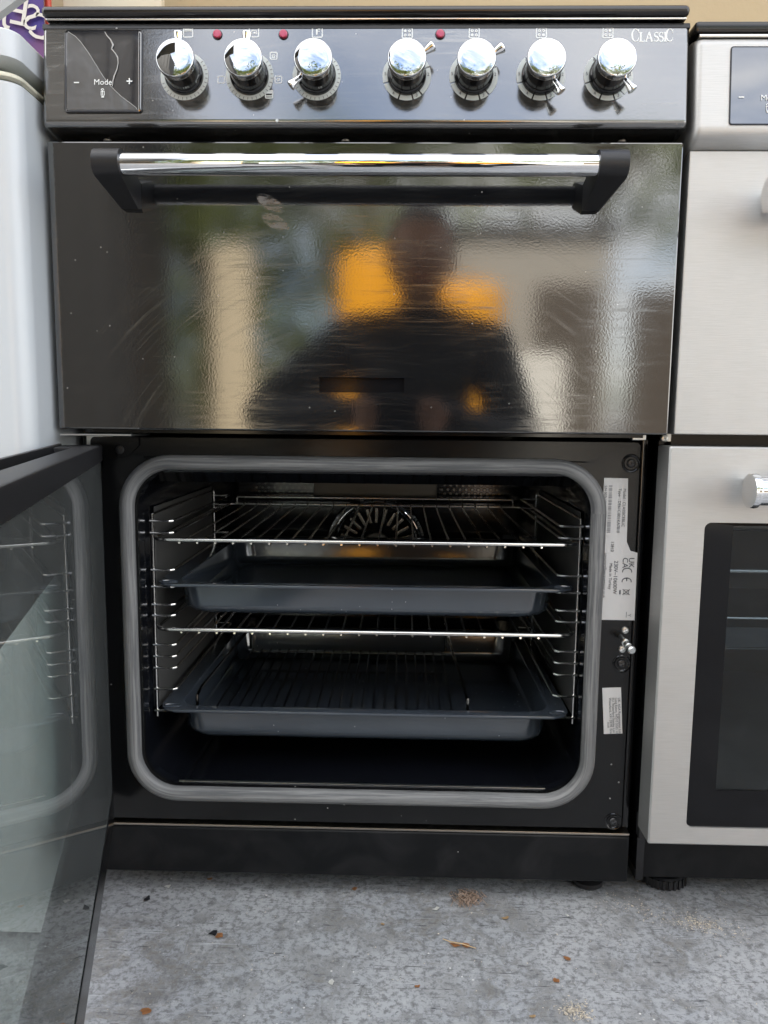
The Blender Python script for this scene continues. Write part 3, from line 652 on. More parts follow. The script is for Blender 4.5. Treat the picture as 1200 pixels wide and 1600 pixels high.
# labels
def LB(px, pz): return frame((0, 0, -1), (1, 0, 0), (0, -1, 0), (px, FY - .0009, pz))      # text running downwards
lab = MB(); lab.prism([(.2503, .4748), (.2749, .4745), (.2762, .4400), (.2768, .4080), (.2812, .3985), (.2885, .3965), (.2890, .3240), (.2500, .3240)], FY - .0005, FY - .0001)
LA = part('rating_label', lab, 'label_paper', CK, 'white paper rating label with a torn upper right corner')
pr = MB()
text_into(pr, 'Model : CLASSICEBL/C', .0042, LB(.2706, .4640)); text_into(pr, 'Type  : DE61CI801KA7810', .0042, LB(.2658, .4640))
text_into(pr, 'S/N 00761090111117070010', .0036, LB(.2512, .4668)); text_into(pr, '12810', .0044, LB(.2606, .4085))
text_into(pr, '230V~10600W', .0058, LB(.2648, .3880)); text_into(pr, 'Made in Turkey', .0044, LB(.2600, .3850)); text_into(pr, 'consumers@agarangemaster.co.uk', .0034, LB(.2545, .3960))
text_into(pr, 'UK', .0082, LB(.2800, .3915)); text_into(pr, 'CA', .0082, LB(.2735, .3915))
TQ = LB(0, 0)
for zc in (.3765, .3660):
    pts = [(-(zc) - .0 + .0036 * math.cos(R_(a)), .2786 + .0048 * math.sin(R_(a))) for a in range(75, 286, 15)]
    ribbon(pr, pts, .0009, TQ)
ribbon(pr, [(-.3660 - .0034, .2786), (-.3660 - .0002, .2786)], .0009, TQ, .0001)
ribbon(pr, [(-.3570, .2760), (-.3566, .2812), (-.3522, .2812), (-.3526, .2760)], .0006, TQ, closed=True); ribbon(pr, [(-.3575, .2748), (-.3515, .2824)], .0006, TQ, .0001); ribbon(pr, [(-.3575, .2824), (-.3515, .2748)], .0006, TQ, .0002)
ribbon(pr, [(-.3565, .2722), (-.3520, .2722)], .0014, TQ)
text_into(pr, 'Y', .0050, LB(.2815, .3310)); ribbon(pr, [(-.333, .2800), (-.327, .2800)], .0005, TQ)
part('print', pr, 'dark_print', LA, fix=False)
br = MB(); zz = .4668
while zz > .4175:
    wv = random.choice((.0004, .0006, .0009)); ribbon(br, [(-zz, .2556), (-zz, .2592)], wv, TQ); zz -= wv + random.choice((.0005, .0007, .0011))
part('barcode', br, 'grey_print', LA, fix=False)
lab = MB(); lab.prism([(.2585, .2490), (.2784, .2500), (.2823, .1985), (.2625, .1975)][::-1], FY - .0005, FY - .0001)
LA2 = part('address_label', lab, 'label_paper', CK, 'small tilted white paper label with four lines of print')
pr = MB()
for i, s2 in enumerate(('UK. AGA Rangemaster Ltd', 'Long Eaton, NG10 2GD, UK', 'EU. Waterford Stanley Ltd', 'Waterford, X91 DE78, Eire')):
    text_into(pr, s2, .0036, frame((.075, 0, -1), (1, 0, .075), (0, -1, 0), (.2755 - .0032 * i, FY - .0009, .2385)))
text_into(pr, '004580', .0022, frame((.075, 0, -1), (1, 0, .075), (0, -1, 0), (.2655, FY - .0009, .211)))
part('print', pr, 'dark_print', LA2, fix=False)

# open oven door, hinged on the left
OD_H, OD_A = Vector((-.2655, .020, 0)), R_(16.6)
du = Vector((math.sin(OD_A), -math.cos(OD_A), 0)); dn = Vector((-math.cos(OD_A), -math.sin(OD_A), 0))    # along the door from the hinge, and towards its outer side
DM = frame(du, dn, (0, 0, 1), OD_H)                              # local: x along, y thickness (0 inner .. +), z up
def dbox(mb, *a, **k):
    b = MB(); b.box(*a, **k); bb = b.bm; me = bpy.data.meshes.new('q'); bb.to_mesh(me); bb.free(); me.transform(DM); mb.bm.from_mesh(me); bpy.data.meshes.remove(me); return mb
ZB, ZT, DW = .100, .5045, .585
OD = part('oven_door', dbox(dbox(dbox(dbox(MB(), 0.0, .040, .030, .035, ZB, ZT - .012, bev=.001), .545, DW, .030, .035, ZB, ZT - .012, bev=.001), .0405, .5445, .030, .035, .395, ZT - .012, bev=.001), .0405, .5445, .030, .035, ZB, .140, bev=.001), 'gloss_black', CK)
part('inner_glass', dbox(MB(), .001, DW - .001, .000, .004, .1325, .4870), 'inner_pane', OD)
part('outer_glass', dbox(MB(), .0407, .5443, .0305, .0345, .1402, .3948), 'outer_pane', OD)
tr = MB(); dbox(tr, -.001, DW, -.002, .020, .4875, ZT, bev=.002); dbox(tr, -.001, .06, .0202, .036, .4875, ZT - .0005, bev=.001); dbox(tr, .0602, DW, .0202, .036, .4875, .4925); dbox(tr, -.001, DW, .0362, .0405, .4935, ZT + .001, bev=.001)
part('top_rail', tr, 'black_plastic', OD)
part('bottom_strip', dbox(dbox(MB(), 0.0, DW, -.0008, .0297, ZB, .1320, bev=.0012), 0.0, .010, .0043, .0297, .1325, .4865), 'satin_black', OD)
hb = MB(); hb.tube([DM @ Vector((x, .085, .455)) for x in (.09, .3, .50)], .0093, seg=20); part('door_handle', hb, 'chrome', OD)
mb = MB(); dbox(mb, .07, .092, .0353, .097, .443, .468, bev=.004); dbox(mb, .498, .52, .0353, .097, .443, .468, bev=.004); part('handle_bracket', mb, 'black_plastic', OD)

# ------------------------------------------------------------------ things in the oven
def tray(name, zr, zb, label):
    mb = MB()
    def L(hx, y0, y1, z, r): return [(x, y, z) for x, y in rrect(-hx, hx, y0, y1, r, 7)]
    def In(d, z, r=.028): return L(.2148 - d, .1030 + d, .4222 - d, z, r)
    loops = [L(.2353, .0860, .4390, zr - .0022, .021), L(.2365, .0848, .4402, zr - .0005, .022), L(.2361, .0852, .4398, zr + .0012, .022), L(.2335, .0878, .4372, zr + .0016, .021), L(.2165, .1010, .4240, zr + .0004, .026), In(0, zr - .0012, .026)]
    R1 = .013
    loops += [In(.0028 + R1 * (1 - math.cos(R_(a))) , zb + .001 + R1 * (1 - math.sin(R_(a)))) for a in (8, 20, 35, 50, 65, 80, 90)]
    mb.rings(loops, cap1=True)
    under = [L(.2353, .0860, .4390, zr - .0022, .021), L(.2175, .1000, .4250, zr - .0018, .026), L(.2158, .1020, .4232, zr - .003, .026)]
    under += [L(.2135 - R1 * (1 - math.cos(R_(a))), .1043 + R1 * (1 - math.cos(R_(a))), .4209 - R1 * (1 - math.cos(R_(a))), zb + R1 * (1 - math.sin(R_(a))), .028) for a in (8, 20, 35, 50, 65, 80, 90)]
    mb.rings(under, cap1=True)
    for s in (-1, 1): mb.tube([(s * .2225 + .009 * math.cos(R_(a)), .0985 + .004 * math.sin(R_(a)), zr + .0016) for a in range(0, 360, 30)], .0009, True, 6)
    o = part(name, mb, 'tray_enamel', ang=50); return tag(o, label, 'baking tray', 'baking trays in the oven')
tray('baking_tray', .3455, .3072, 'dark blue enamel baking tray, empty, between the two wire shelves')
tray('baking_tray', .1985, .1572, 'dark blue enamel baking tray holding a wire rack, lowest in the oven')
def shelf(zf, label):
    o = root('wire_shelf', label, 'oven shelf', (0, .26, zf), 'wire shelves in the oven')
    fp = [(x, y) for x, y in rrect(-.2368, .2368, .0850, .4420, .018, 6)]
    part('shelf_frame', MB().tube([(x, y, zf if y < .2 else zf + .0) for x, y in fp], .0024, True, 12), 'wire_steel', o)
    part('rear_bar', MB().tube([(-.2185, .440, zf + .001), (-.2185, .4415, zf + .009), (-.2165, .442, zf + .0112), (0, .442, zf + .0112), (.2125, .442, zf + .0112), (.2150, .4415, zf + .009), (.2150, .440, zf + .001)], .0021, seg=10), 'wire_steel', o)
    wm = MB().tube([(0, .0846, -.0030), (0, .0890, -.0036), (0, .094, -.0050), (0, .099, -.0030), (0, .42, -.0030), (0, .435, -.001), (0, .4402, .0085), (0, .4405, .0112)], .0013, seg=7).mesh('wire', M['wire_steel'])
    wm.transform(Matrix.Translation((0, -.26, 0)))
    for k in range(21):
        q = part('wire', wm, None, o); q.location = (-.2062 + .0201 * k, 0, 0)
shelf(.3972, 'upper chrome wire shelf, above the empty blue tray')
shelf(.2945, 'lower chrome wire shelf, directly under the empty blue tray')
tv = root('grill_rack', 'wire grill rack standing in the lowest blue baking tray', 'grill rack', (0, .25, .172))
RF = .1760
part('side_loop', MB().tube([(-.1980, .1170, .1730), (-.1985, .1160, .1950), (-.1990, .1180, .2050), (-.1985, .1350, .2085), (-.192, .3900, .2085), (-.192, .405, .200), (-.192, .405, .175)], .0020, seg=8), 'dark_wire', tv)
part('side_loop', MB().tube([(.1210, .1170, .1730), (.1215, .1160, .1950), (.1215, .1180, .2060), (.1205, .1350, .2085), (.112, .3900, .2085), (.112, .405, .200), (.112, .405, .175)], .0020, seg=8), 'dark_wire', tv)
part('cross_bar', MB().tube([(-.196, .1180, RF - .0025), (.121, .1180, RF - .0025)], .0020, seg=8), 'dark_wire', tv)
part('cross_bar', MB().tube([(-.190, .3900, RF - .0025), (.113, .3900, RF - .0025)], .0020, seg=8), 'dark_wire', tv)
wm = MB().tube([(0, .1150, RF), (0, .3950, RF)], .0015, seg=7).mesh('wire', M['dark_wire']); wm.transform(Matrix.Translation((0, -.25, -.172)))
for k in range(22):
    q = part('wire', wm, None, tv); q.location = (-.186 + .0139 * k, 0, 0)

# ------------------------------------------------------------------ steel cooker on the right
SC = root('range_cooker', 'brushed steel range cooker standing right of the black one, doors closed', 'cooker', (.61, .3, 0))
part('body_shell', MB().box(.3045, .3125, .045, .58, .03, .872).box(.905, .912, .045, .58, .03, .872).box(.3130, .9045, .56, .58, .03, .872).box(.3130, .9045, .030, .05, .776, .792).box(.3130, .9045, .034, .055, .505, .525), 'gloss_black', SC)
part('hob', MB().box(.3010, .915, -.004, .585, .8835, .8935, .003), 'hob_black', SC)
part('hob_trim', MB().box(.3055, .912, -.002, .58, .8802, .8832, .001), 'wire_steel', SC)
pm = MB(); lps = []
sp_ = [(.045, .7935), (.010, .7925), (-.004, .7900), (-.0095, .7915), (-.0115, .7960), (-.0115, .8000), (-.0045, .8720), (-.002, .8770), (.004, .8795), (.03, .8795)]
sp_ = [(.045, .7760), (.012, .7800), (.000, .7840), (-.0085, .7905), (-.0112, .7960), (-.0112, .8010), (-.0045, .8730), (-.002, .8780), (.004, .8800), (.03, .8800)]
for x, i_ in ((.3025, .010), (.3030, .005), (.3050, .0015), (.3085, 0), (.905, 0), (.9085, .0015), (.911, .006)):
    lps.append([(x, y + i_ * (1 if y < .02 else 0), z) for y, z in sp_])
for A, B in zip(lps, lps[1:]):
    va = [pm.bm.verts.new(p) for p in A]; vb = [pm.bm.verts.new(p) for p in B]
    for i in range(len(va) - 1): pm.bm.faces.new((va[i], va[i + 1], vb[i + 1], vb[i]))
pm.bm.faces.new([pm.bm.verts.new(p) for p in lps[0]])
bmesh.ops.remove_doubles(pm.bm, verts=pm.bm.verts, dist=1e-6)
part('control_panel', pm, 'brushed_steel', SC, ang=50)
n2_ = Vector((0, -.0720, .0067)).normalized(); u2_ = Vector((0, .0067, .0720)).normalized()
SM = frame((1, 0, 0), u2_, n2_, (0, -.0112, .8010))
dd = MB(); o = rrect(.3342, .404, .0012, .0690, .0015, 3); dd.rings([[SM @ Vector((x, y, -.001)) for x, y in o], [SM @ Vector((x, y, .0008)) for x, y in o]], cap1=True)
D2 = part('display_panel', dd, 'display_glass', SC, ang=20)
part('display_frame', MB().tube([SM @ Vector((x, y, .0004)) for x, y in rrect(.3336, .4046, .0006, .0696, .002, 3)], .0006, True, 5), 'gloss_black', D2)
mk = MB(); T2 = SM @ Matrix.Translation((0, 0, .0014)); text_into(mk, 'Mode', .0074, T2 @ Matrix.Translation((.3692, .0215, 0)), 'CENTER'); ribbon(mk, [(.3410, .0245), (.3458, .0245)], .0011, T2)
ribbon(mk, [(.391, .0245), (.3962, .0245)], .0011, T2); ribbon(mk, [(.3936, .0219), (.3936, .0271)], .0011, T2, .0001)
hx, hy = .3672, .0175
disc(mk, hx, hy, .0009, .0015, T2, seg=10, a0=-20, a1=200); ribbon(mk, [(hx - .0013, hy - .0012), (hx - .0013, hy - .0048), (hx + .0016, hy - .0048), (hx + .0016, hy - .0012)], .0007, T2, closed=True); ribbon(mk, [(hx - .001, hy - .0062), (hx + .0014, hy - .0062)], .0012, T2)
part('display_marks', mk, 'white_print', D2, fix=False)
for i in range(7):
    x = .442 + .065 * i
    k = part('knob', body_me, None, SC); k.matrix_basis = Matrix.Translation(-Vector(SC.location)) @ frame((1, 0, 0), u2_, n2_, SM @ Vector((x, .035, 0)))
    part('cap', cap_me, None, k); l = part('lever', lever_me, None, k); l.rotation_euler = (0, 0, R_(90)); part('dial_ring', rm['hob'], None, k)
sc2 = MB(); head(sc2, (.352, .0050, .7795), .004); part('screw', sc2, 'screw_steel', SC)
q = part('grill_door', MB().box(.3035, .9095, 0, .034, .5212, .7828, .0016, 2), 'brushed_steel', SC)
def sthandle(par, z, x0, x1):
    part('handle_bar', MB().tube([(x0 + (x1 - x0) * k / 8, -.036, z) for k in range(9)], .0138, seg=32), 'chrome', par)
    for xx, dx in ((x0, -1), (x1, 1)):
        part('handle_cap', MB().lathe([(.0120, -.0035), (.0162, -.0035), (.0166, -.001), (.0160, .0025), (.0110, .0034)], frame((0, 1, 0), (0, 0, 1), (dx, 0, 0), (xx - dx * .001, -.036, z)), 28), 'chrome', par)
        part('handle_post', MB().box(min(xx - dx * .008, xx - dx * .022), max(xx - dx * .008, xx - dx * .022), -.036, -.0003, z - .0088, z + .0088, .0015), 'chrome', par)
sthandle(q, .7350, .3640, .853)
# lower door with window
X0, X1, Z0, Z1 = .3005, .9095, .0985, .5095
ld = MB(); OUTD = rrect(X0 + .0016, X1 - .0016, Z0 + .0016, Z1 - .0016, .0008, 8); WIN = rrect(.3385, .872, .1180, .4355, .0065, 8)
ld.rings([[(x, .034, z) for x, z in rrect(X0, X1, Z0, Z1, .002, 8)], [(x, .0015, z) for x, z in rrect(X0, X1, Z0, Z1, .002, 8)], [(x, 0, z) for x, z in OUTD], [(x, 0, z) for x, z in lerp(OUTD, WIN, .9)], [(x, 0, z) for x, z in WIN], [(x, .006, z) for x, z in WIN]])
LD = part('oven_door', ld, 'brushed_steel', SC, ang=30)
CLR = rrect(.3670, .845, .158, .4325, .002, 8)
gb = MB(); gb.rings([[(x, .0022, z) for x, z in WIN], [(x, .0020, z) for x, z in CLR], [(x, .006, z) for x, z in CLR]]); part('glass_border', gb, 'border_black', LD)
part('window_glass', MB().box(.3672, .8448, .0026, .0056, .1582, .4323), 'window_pane', LD)
sthandle(LD, .4705, .3645, .853)
cvn = MB(); cvn.rings([[(x, y, z) for x, z in rrect(a, b, c, d, .02, 6)] for y, a, b, c, d in ((.008, .350, .862, .145, .450), (.06, .345, .866, .135, .470), (.45, .345, .866, .135, .470))], cap1=True)
part('oven_cavity', cvn, 'liner_grey', SC, ang=30)
part('oven_shelf', MB().tube([(.355, .08, .372), (.856, .08, .372)], .0022, seg=8).tube([(.355, .085, .318), (.856, .085, .318)], .0016, seg=8).tube([(.355, .40, .372), (.856, .40, .372)], .0022, seg=8), 'wire_steel', SC)
part('oven_tray', MB().box(.352, .860, .09, .40, .280, .2825, .001).box(.352, .860, .09, .093, .283, .306, .001), 'tray_enamel', SC)
part('plinth', MB().box(.3055, .909, .0500, .062, .0300, .0885, .0022), 'plinth_black', SC)
part('hinge_block', MB().box(.3035, .3120, .038, .0495, .082, .108, .001).box(.319, .330, .040, .0495, .0888, .096, .001), 'black_plastic', SC)
mb = MB(); head(mb, (.306, .034, .5165), .0040); part('hinge_tab', mb.box(.3040, .3160, .0345, .0350, .5135, .5235), 'zinc', SC)
ft = MB(); seg = 40
ft.lathe([(.0255, 0), (.0275, .002), (.0275, .011), (.0250, .0135), (.0170, .0140), (.0160, .019), (.009, .0195), (.009, .032)], Matrix.Translation((.352, .098, .0003)), 40)
for k in range(28):
    a = 2 * PI * k / 28; b = MB().box(.0268, .0288, -.0014, .0014, .001, .0115, .0003); ft.join(b.bm, Matrix.Translation((.352, .098, .0006)) @ Matrix.Rotation(a, 4, 'Z'))
part('foot', ft, 'black_plastic', SC)
q = part('foot', fm, None, SC); q.location = Vector((.86, .1, .0002)) - Vector(SC.location)

# ------------------------------------------------------------------ white fridge on the left
FR = root('fridge', 'white under-counter fridge left of the black cooker', 'fridge', (-.59, .25, 0))
def fbox(z0, z1, y0, xr, r, mat, name, chz=0, n=8):
    o = []
    for cx, cyy, a0 in ((xr - r, y0 + r, -90), (xr - r, .55 - r, 0), (-.87 + r, .55 - r, 90), (-.87 + r, y0 + r, 180)):
        for k in range(n + 1): a = R_(a0 + 90 * k / n); o.append((cx + r * math.cos(a), cyy + r * math.sin(a)))
    ctr = Vector((-.59, .27)); mb = MB(); lv_ = []
    def sc(d): return [((x - d if x > -.59 else x + d), (y + d if y < .27 else y - d)) for x, y in o]
    for d, z in ((.002 + chz, z0), (0, z0 + .002 + chz * .6), (0, z1 - .003), (.001, z1 - .001), (.003, z1)): lv_.append([(x, y, z) for x, y in sc(d)])
    mb.rings(lv_, cap0=True, cap1=True); part(name, mb, mat, FR, ang=40)
fbox(.8420, .8720, -.044, -.3045, .018, 'fridge_white', 'worktop', .006)
fbox(.8358, .8418, -.030, -.318, .02, 'fridge_grey', 'top_gap')
fbox(.8288, .8356, -.044, -.3045, .018, 'fridge_cream', 'door_trim')
fbox(.0120, .8284, -.043, -.3050, .018, 'fridge_white', 'door')
part('hinge_pin', MB().lathe([(.010, 0), (.010, .005)], Matrix.Translation((-.332, -.022, .8358)), 16), 'zinc', FR)
part('foot', MB().lathe([(.015, 0), (.015, .03)], Matrix.Translation((-.35, .0, .0002)), 16).lathe([(.015, 0), (.015, .03)], Matrix.Translation((-.83, .03, .0002)), 16), 'black_plastic', FR)

# ------------------------------------------------------------------ banner, boards behind
BN = root('banner', 'purple shop banner with pale mirrored letters, behind the fridge', 'banner', (-.62, .60, 0))
part('banner_cloth', MB().box(-.90, -.5655, .600, .604, .80, 1.50), 'banner_purple', BN)
mb = MB()
for s2, x, z, rz, sz in (('J', -.630, 1.1830, -8, .056), ('E', -.607, 1.1760, -12, .062), ('S', -.5895, 1.1690, -18, .058), ('C', -.5745, 1.1540, -26, .058)):
    text_into(mb, s2, sz, frame((-1, 0, 0), (0, 0, 1), (0, -1, 0), (x, .5965, z)) @ Matrix.Rotation(R_(-rz), 4, 'Z'), 'CENTER')
bmesh.ops.solidify(mb.bm, geom=mb.bm.faces[:], thickness=.0012)
part('letters', mb, 'banner_print', BN)
tag(part('cream_board', MB().box(-.5580, -.385, .66, .68, .0, 1.60, .003), 'cream_board'), 'pale cream board leaning upright behind the black cooker', 'board')
tag(part('red_tube', MB().tube([(-.5730, .64, .9), (-.5760, .64, 1.45)], .006, seg=12), 'red_plastic'), 'red plastic tube upright between banner and cream board', 'tube')
gp_ = MB(); gp_.prism([(-.755, .8723), (-.38, 1.122), (-.38, 1.30), (-.86, 1.30), (-.86, .8723)], .30, .312)
tag(part('grey_panel', gp_, 'grey_metal'), 'grey metal sheet corner standing on top of the fridge', 'panel')

# ------------------------------------------------------------------ litter on the floor
def flake(name, x, y, s, rot, mat, label, cat, grp, curl=.25, n=9, jag=.25, el=1.5):
    mb = MB(); rnd = random.Random(int(x * 9999 + y * 7777))
    c0 = mb.bm.verts.new((0, 0, s * .18)); ring = []
    for k in range(n):
        a = 2 * PI * k / n; r = s * (1 + rnd.uniform(-jag, jag)); ring.append(mb.bm.verts.new((r * el * math.cos(a), r * math.sin(a), s * curl * (math.cos(2 * a) * .5 + .5) * rnd.uniform(.4, 1.2) + .0006)))
    for k in range(n): mb.bm.faces.new((c0, ring[k], ring[(k + 1) % n]))
    bmesh.ops.solidify(mb.bm, geom=mb.bm.faces[:], thickness=.0003)
    o = part(name, mb, mat); o.location = (x, y, .0012); o.rotation_euler = (0, 0, rot); o.scale = (.8, .8, .8); return tag(o, label, cat, grp)
LV = [(.1585, .0150, .0036, .4, 'leaf_tan', 'tan wood flake on the floor in front of the plinth, alone', 1.4), (.1005, -.0300, .0040, -.2, 'leaf_brown', 'brown leaf scrap with a stalk, middle of the floor', 1.5), (.1125, -.0285, .0040, -.3, 'leaf_brown', 'second brown leaf scrap touching the stalked one', 1.9),
      (.195, -.0760, .0036, 1.3, 'leaf_brown', 'reddish leaf scrap low on the right of the floor', 1.2), (.212, -.046, .0034, -.9, 'leaf_brown', 'thin red leaf curl at the right of the floor', 2.2), (.062, -.088, .0026, .4, 'leaf_brown', 'tiny orange crumb at the bottom of the floor', 1.3),
      (-.1420, -.0245, .0050, .9, 'leaf_brown', 'orange brown leaf scrap on the floor near the open door', 1.3), (-.176, .0720, .0028, .3, 'leaf_brown', 'small orange leaf crumb close to the plinth left end', 1.2), (-.0070, .0600, .0036, 1.2, 'leaf_brown', 'small orange leaf crumb under the middle of the plinth', 1.2),
      (.1640, -.1210, .0022, .1, 'leaf_tan', 'tan chip at the bottom edge of the floor', 1.8), (-.183, -.128, .005, .2, 'leaf_brown', 'dark red leaf at the bottom left of the floor', 1.6)]
for x, y, s, r, m, lb, el_ in LV: flake('leaf_scrap', x, y, s, r, m, lb, 'leaf', 'leaf scraps on the floor', el=min(el_, 1.55), jag=.42)
tag(part('leaf_stalk', MB().tube([(.089, -.0215, .002), (.097, -.027, .003), (.108, -.030, .0035), (.122, -.0335, .0015)], [.0004, .0006, .0006, .0004], seg=5), 'leaf_tan'), 'thin straw stalk lying across the brown leaf scraps', 'stalk')
CH = [(-.2200, .0560, .0034, 'chip_white', 'white paint chip on the floor near the plinth left end'), (.0840, .0270, .0036, 'chip_white', 'white paint chip on the floor right of the fluff'), (-.0200, -.0860, .0036, 'chip_white', 'white paint chip low in the middle of the floor'), (.226, .0220, .0024, 'chip_white', 'white paint chip on the right of the floor'),
      (-.1490, -.0215, .0050, 'chip_dark', 'black scrap beside the orange brown leaf scrap'), (-.2360, .0330, .0050, 'chip_dark', 'black scrap at the edge of the open door'), (.026, .0, .0024, 'leaf_tan', 'cream chip in the middle of the floor')]
for x, y, s, m, lb in CH: flake('paint_chip', x, y, s, random.uniform(0, 3), m, lb, 'chip', 'paint chips on the floor', curl=.25, n=7, el=1.15, jag=.45)
# fluff: a tuft of brown fibres under the plinth
tf = MB(); rnd = random.Random(5)
for k in range(110):
    x0 = .120 + rnd.gauss(0, .0075); a = rnd.uniform(-.9, .9)
    p0 = Vector((x0, .050 + rnd.uniform(-.006, .010), .001 + abs(rnd.gauss(0, .003)))); p1 = p0 + Vector((math.sin(a) * .009, -abs(math.cos(a)) * .010, rnd.uniform(0, .005))); p2 = p1 + Vector((rnd.uniform(-.005, .008), -rnd.uniform(0, .008), -.002))
    p2.z = max(p2.z, .0006); tf.tube([p0, p1, p2], .00035, seg=3)
tag(part('fluff_tuft', tf, 'fluff'), 'tuft of brown fluff caught under the plinth', 'fluff')
# grit: uncountable crumbs
gr = MB(); rnd = random.Random(11)
def crumb(x, y, s):
    p = [(x + rnd.uniform(-s, s), y + rnd.uniform(-s, s), .0003 + rnd.uniform(0, s)) for _ in range(5)]
    for a, b, c in ((0, 1, 2), (0, 2, 3), (0, 3, 4), (1, 2, 4)): gr.poly([p[a], p[b], p[c]])
for k in range(330): crumb(rnd.uniform(-.22, .48), rnd.uniform(-.14, .075), rnd.uniform(.0004, .0011))
for k in range(420):
    t_ = rnd.random(); crumb(.275 + .13 * t_ + rnd.gauss(0, .012), .055 - .055 * t_ + rnd.gauss(0, .010), rnd.uniform(.0004, .0012))
for k in range(260): crumb(.205 + rnd.gauss(0, .007), -.112 + rnd.gauss(0, .006), rnd.uniform(.0006, .0014))
for k in range(260): crumb(.366 + rnd.gauss(0, .012), .014 + rnd.gauss(0, .006), rnd.uniform(.0005, .0012))
for k in range(160): crumb(rnd.uniform(-.2, .46), .072 + rnd.gauss(0, .012), rnd.uniform(.0004, .001))
tag(part('grit', gr, 'sawdust', fix=False), 'pale grit and sawdust crumbs scattered on the floor', kind='stuff')

# ------------------------------------------------------------------ what the gloss mirrors: the yard behind the camera
for tx, tr_, th, lb_ in ((-.165, .265, 1.68, 'taller orange upright tank standing in the sunlit yard'), (.500, .245, 1.47, 'shorter orange upright tank standing in the sunlit yard')):
    OC = root('storage_tank', lb_, 'tank', (tx, -4.86, 0), 'orange tanks in the yard')
    part('tank_shell', MB().lathe([(tr_ * .96, 0), (tr_, .02), (tr_, th - .10), (tr_ * .985, th - .06), (tr_ * .9, th - .03), (tr_ * .6, th - .005), (.06, th)], Matrix.Translation((tx, -4.86, 0)), 36), 'orange', OC)
    for zz in (.45, .95): part('hoop', MB().tube([(tx + (tr_ + .003) * math.cos(R_(a)), -4.86 + (tr_ + .003) * math.sin(R_(a)), zz) for a in range(0, 360, 12)], .012, True, 6), 'orange', OC)
    part('lid', MB().lathe([(.075, -.004), (.08, .02), (.07, .04)], Matrix.Translation((tx, -4.86, th)), 20), 'dark_timber', OC)
tag(part('plywood_sheet', MB().box(-1.32, -1.00, -4.64, -4.60, 0, 1.68, .004), 'card'), 'tall pale plywood sheet standing beside the orange tanks', 'board')
tag(part('cardboard_box', MB().box(-.80, -.49, -4.45, -4.1, 0, .80, .006).box(-.80, -.645, -4.45, -4.1, .802, .806).box(-.643, -.49, -4.45, -4.1, .802, .806), 'white_sheet'), 'pale cardboard box standing in the yard', 'box')
tag(part('enamel_sheet', MB().box(.83, 1.15, -4.66, -4.60, 0, .98, .006), 'white_sheet'), 'white enamelled sheet standing beside the orange tanks', 'panel')
WG = root('garage', 'tan rendered garage across the yard', 'building', (1.3, -8, 0))
part('wall', MB().box(.50, 2.3, -11, -8, 0, 2.55), 'render_tan', WG); part('roof', MB().box(.42, 2.4, -11.1, -7.9, 2.555, 2.63), 'roofing', WG); part('door', MB().box(1.50, 2.2, -8.0, -7.96, 0, 2.0), 'brown_timber', WG)
FN = root('timber_fence', 'brown timber fence right of the tan garage', 'fence', (3.9, -7.6, 0))
bd = MB().box(0, .140, -.012, .012, .03, 1.9, .002).mesh('fence_board', M['brown_timber'])
for k in range(20):
    q = part('fence_board', bd, None, FN); q.location = Vector((2.45 + .147 * k, -7.6, 0)) - Vector(FN.location)
part('fence_rail', MB().box(2.45, 5.38, -7.67, -7.62, .4, .48).box(2.45, 5.38, -7.67, -7.62, 1.4, 1.48), 'brown_timber', FN)
SH = root('timber_shed', 'tall black timber shed at the side of the yard', 'shed', (-2.6, -5, 0))
part('roof', MB().hull([(-4.6, -3.5, 3.60), (-1.42, -3.5, 4.30), (-4.6, -4.5, 3.60), (-1.62, -4.5, 4.30), (-4.6, -3.5, 3.7), (-1.42, -3.5, 4.4), (-4.6, -4.5, 3.7), (-1.62, -4.5, 4.4)]), 'roofing', SH)
bd = MB().box(0, .145, -3.62, -3.60, 0, 3.58, .002).mesh('board', M['dark_timber'])
part('wall', MB().box(-4.5, -1.50, -4.4, -3.63, 0, 3.58), 'dark_timber', SH)
for k in range(19):
    q = part('board', bd, None, SH); q.location = Vector((-4.5 + .154 * k, 0, 0)) - Vector(SH.location)
def tree(x, y, h, r, seed, label):
    o = root('tree', label, 'tree', (x, y, 0), 'trees beyond the yard'); rnd = random.Random(seed)
    tr_ = MB(); tr_.tube([(x, y, -.02), (x + .1, y, h * .3), (x - .05, y + .1, h * .6), (x, y, h * .85)], [.26, .2, .13, .04], seg=9)
    for k in range(7):
        a = rnd.uniform(0, 6.28); z0 = h * rnd.uniform(.3, .6); tr_.tube([(x, y, z0), (x + math.cos(a) * r * .4, y + math.sin(a) * r * .4, z0 + r * .3), (x + math.cos(a) * r * .8, y + math.sin(a) * r * .8, z0 + r * .5)], [.1, .06, .02], seg=6)
    part('trunk', tr_, 'bark', o)
    vs, fs = [], []
    cl = [(rnd.gauss(0, .45) * r, rnd.gauss(0, .45) * r, h * .62 + rnd.gauss(0, .30) * r) for _ in range(26)]
    for cx, cyy, czz in cl:
        for _ in range(110):
            d = Vector((rnd.gauss(0, 1), rnd.gauss(0, 1), rnd.gauss(0, 1))).normalized() * r * .34 * rnd.random() ** .4
            c = Vector((x + cx, y + cyy, czz)) + d; a = Vector((rnd.gauss(0, 1), rnd.gauss(0, 1), rnd.gauss(0, 1))).normalized(); b = a.orthogonal().normalized(); s = rnd.uniform(.09, .17)
            i = len(vs); vs += [c - a * s, c + b * s * .6, c + a * s, c - b * s * .6]; fs.append((i, i + 1, i + 2, i + 3))
    me = bpy.data.meshes.new('crown'); me.from_pydata(vs, [], fs); me.materials.append(M['foliage']); part('crown', me, None, o)
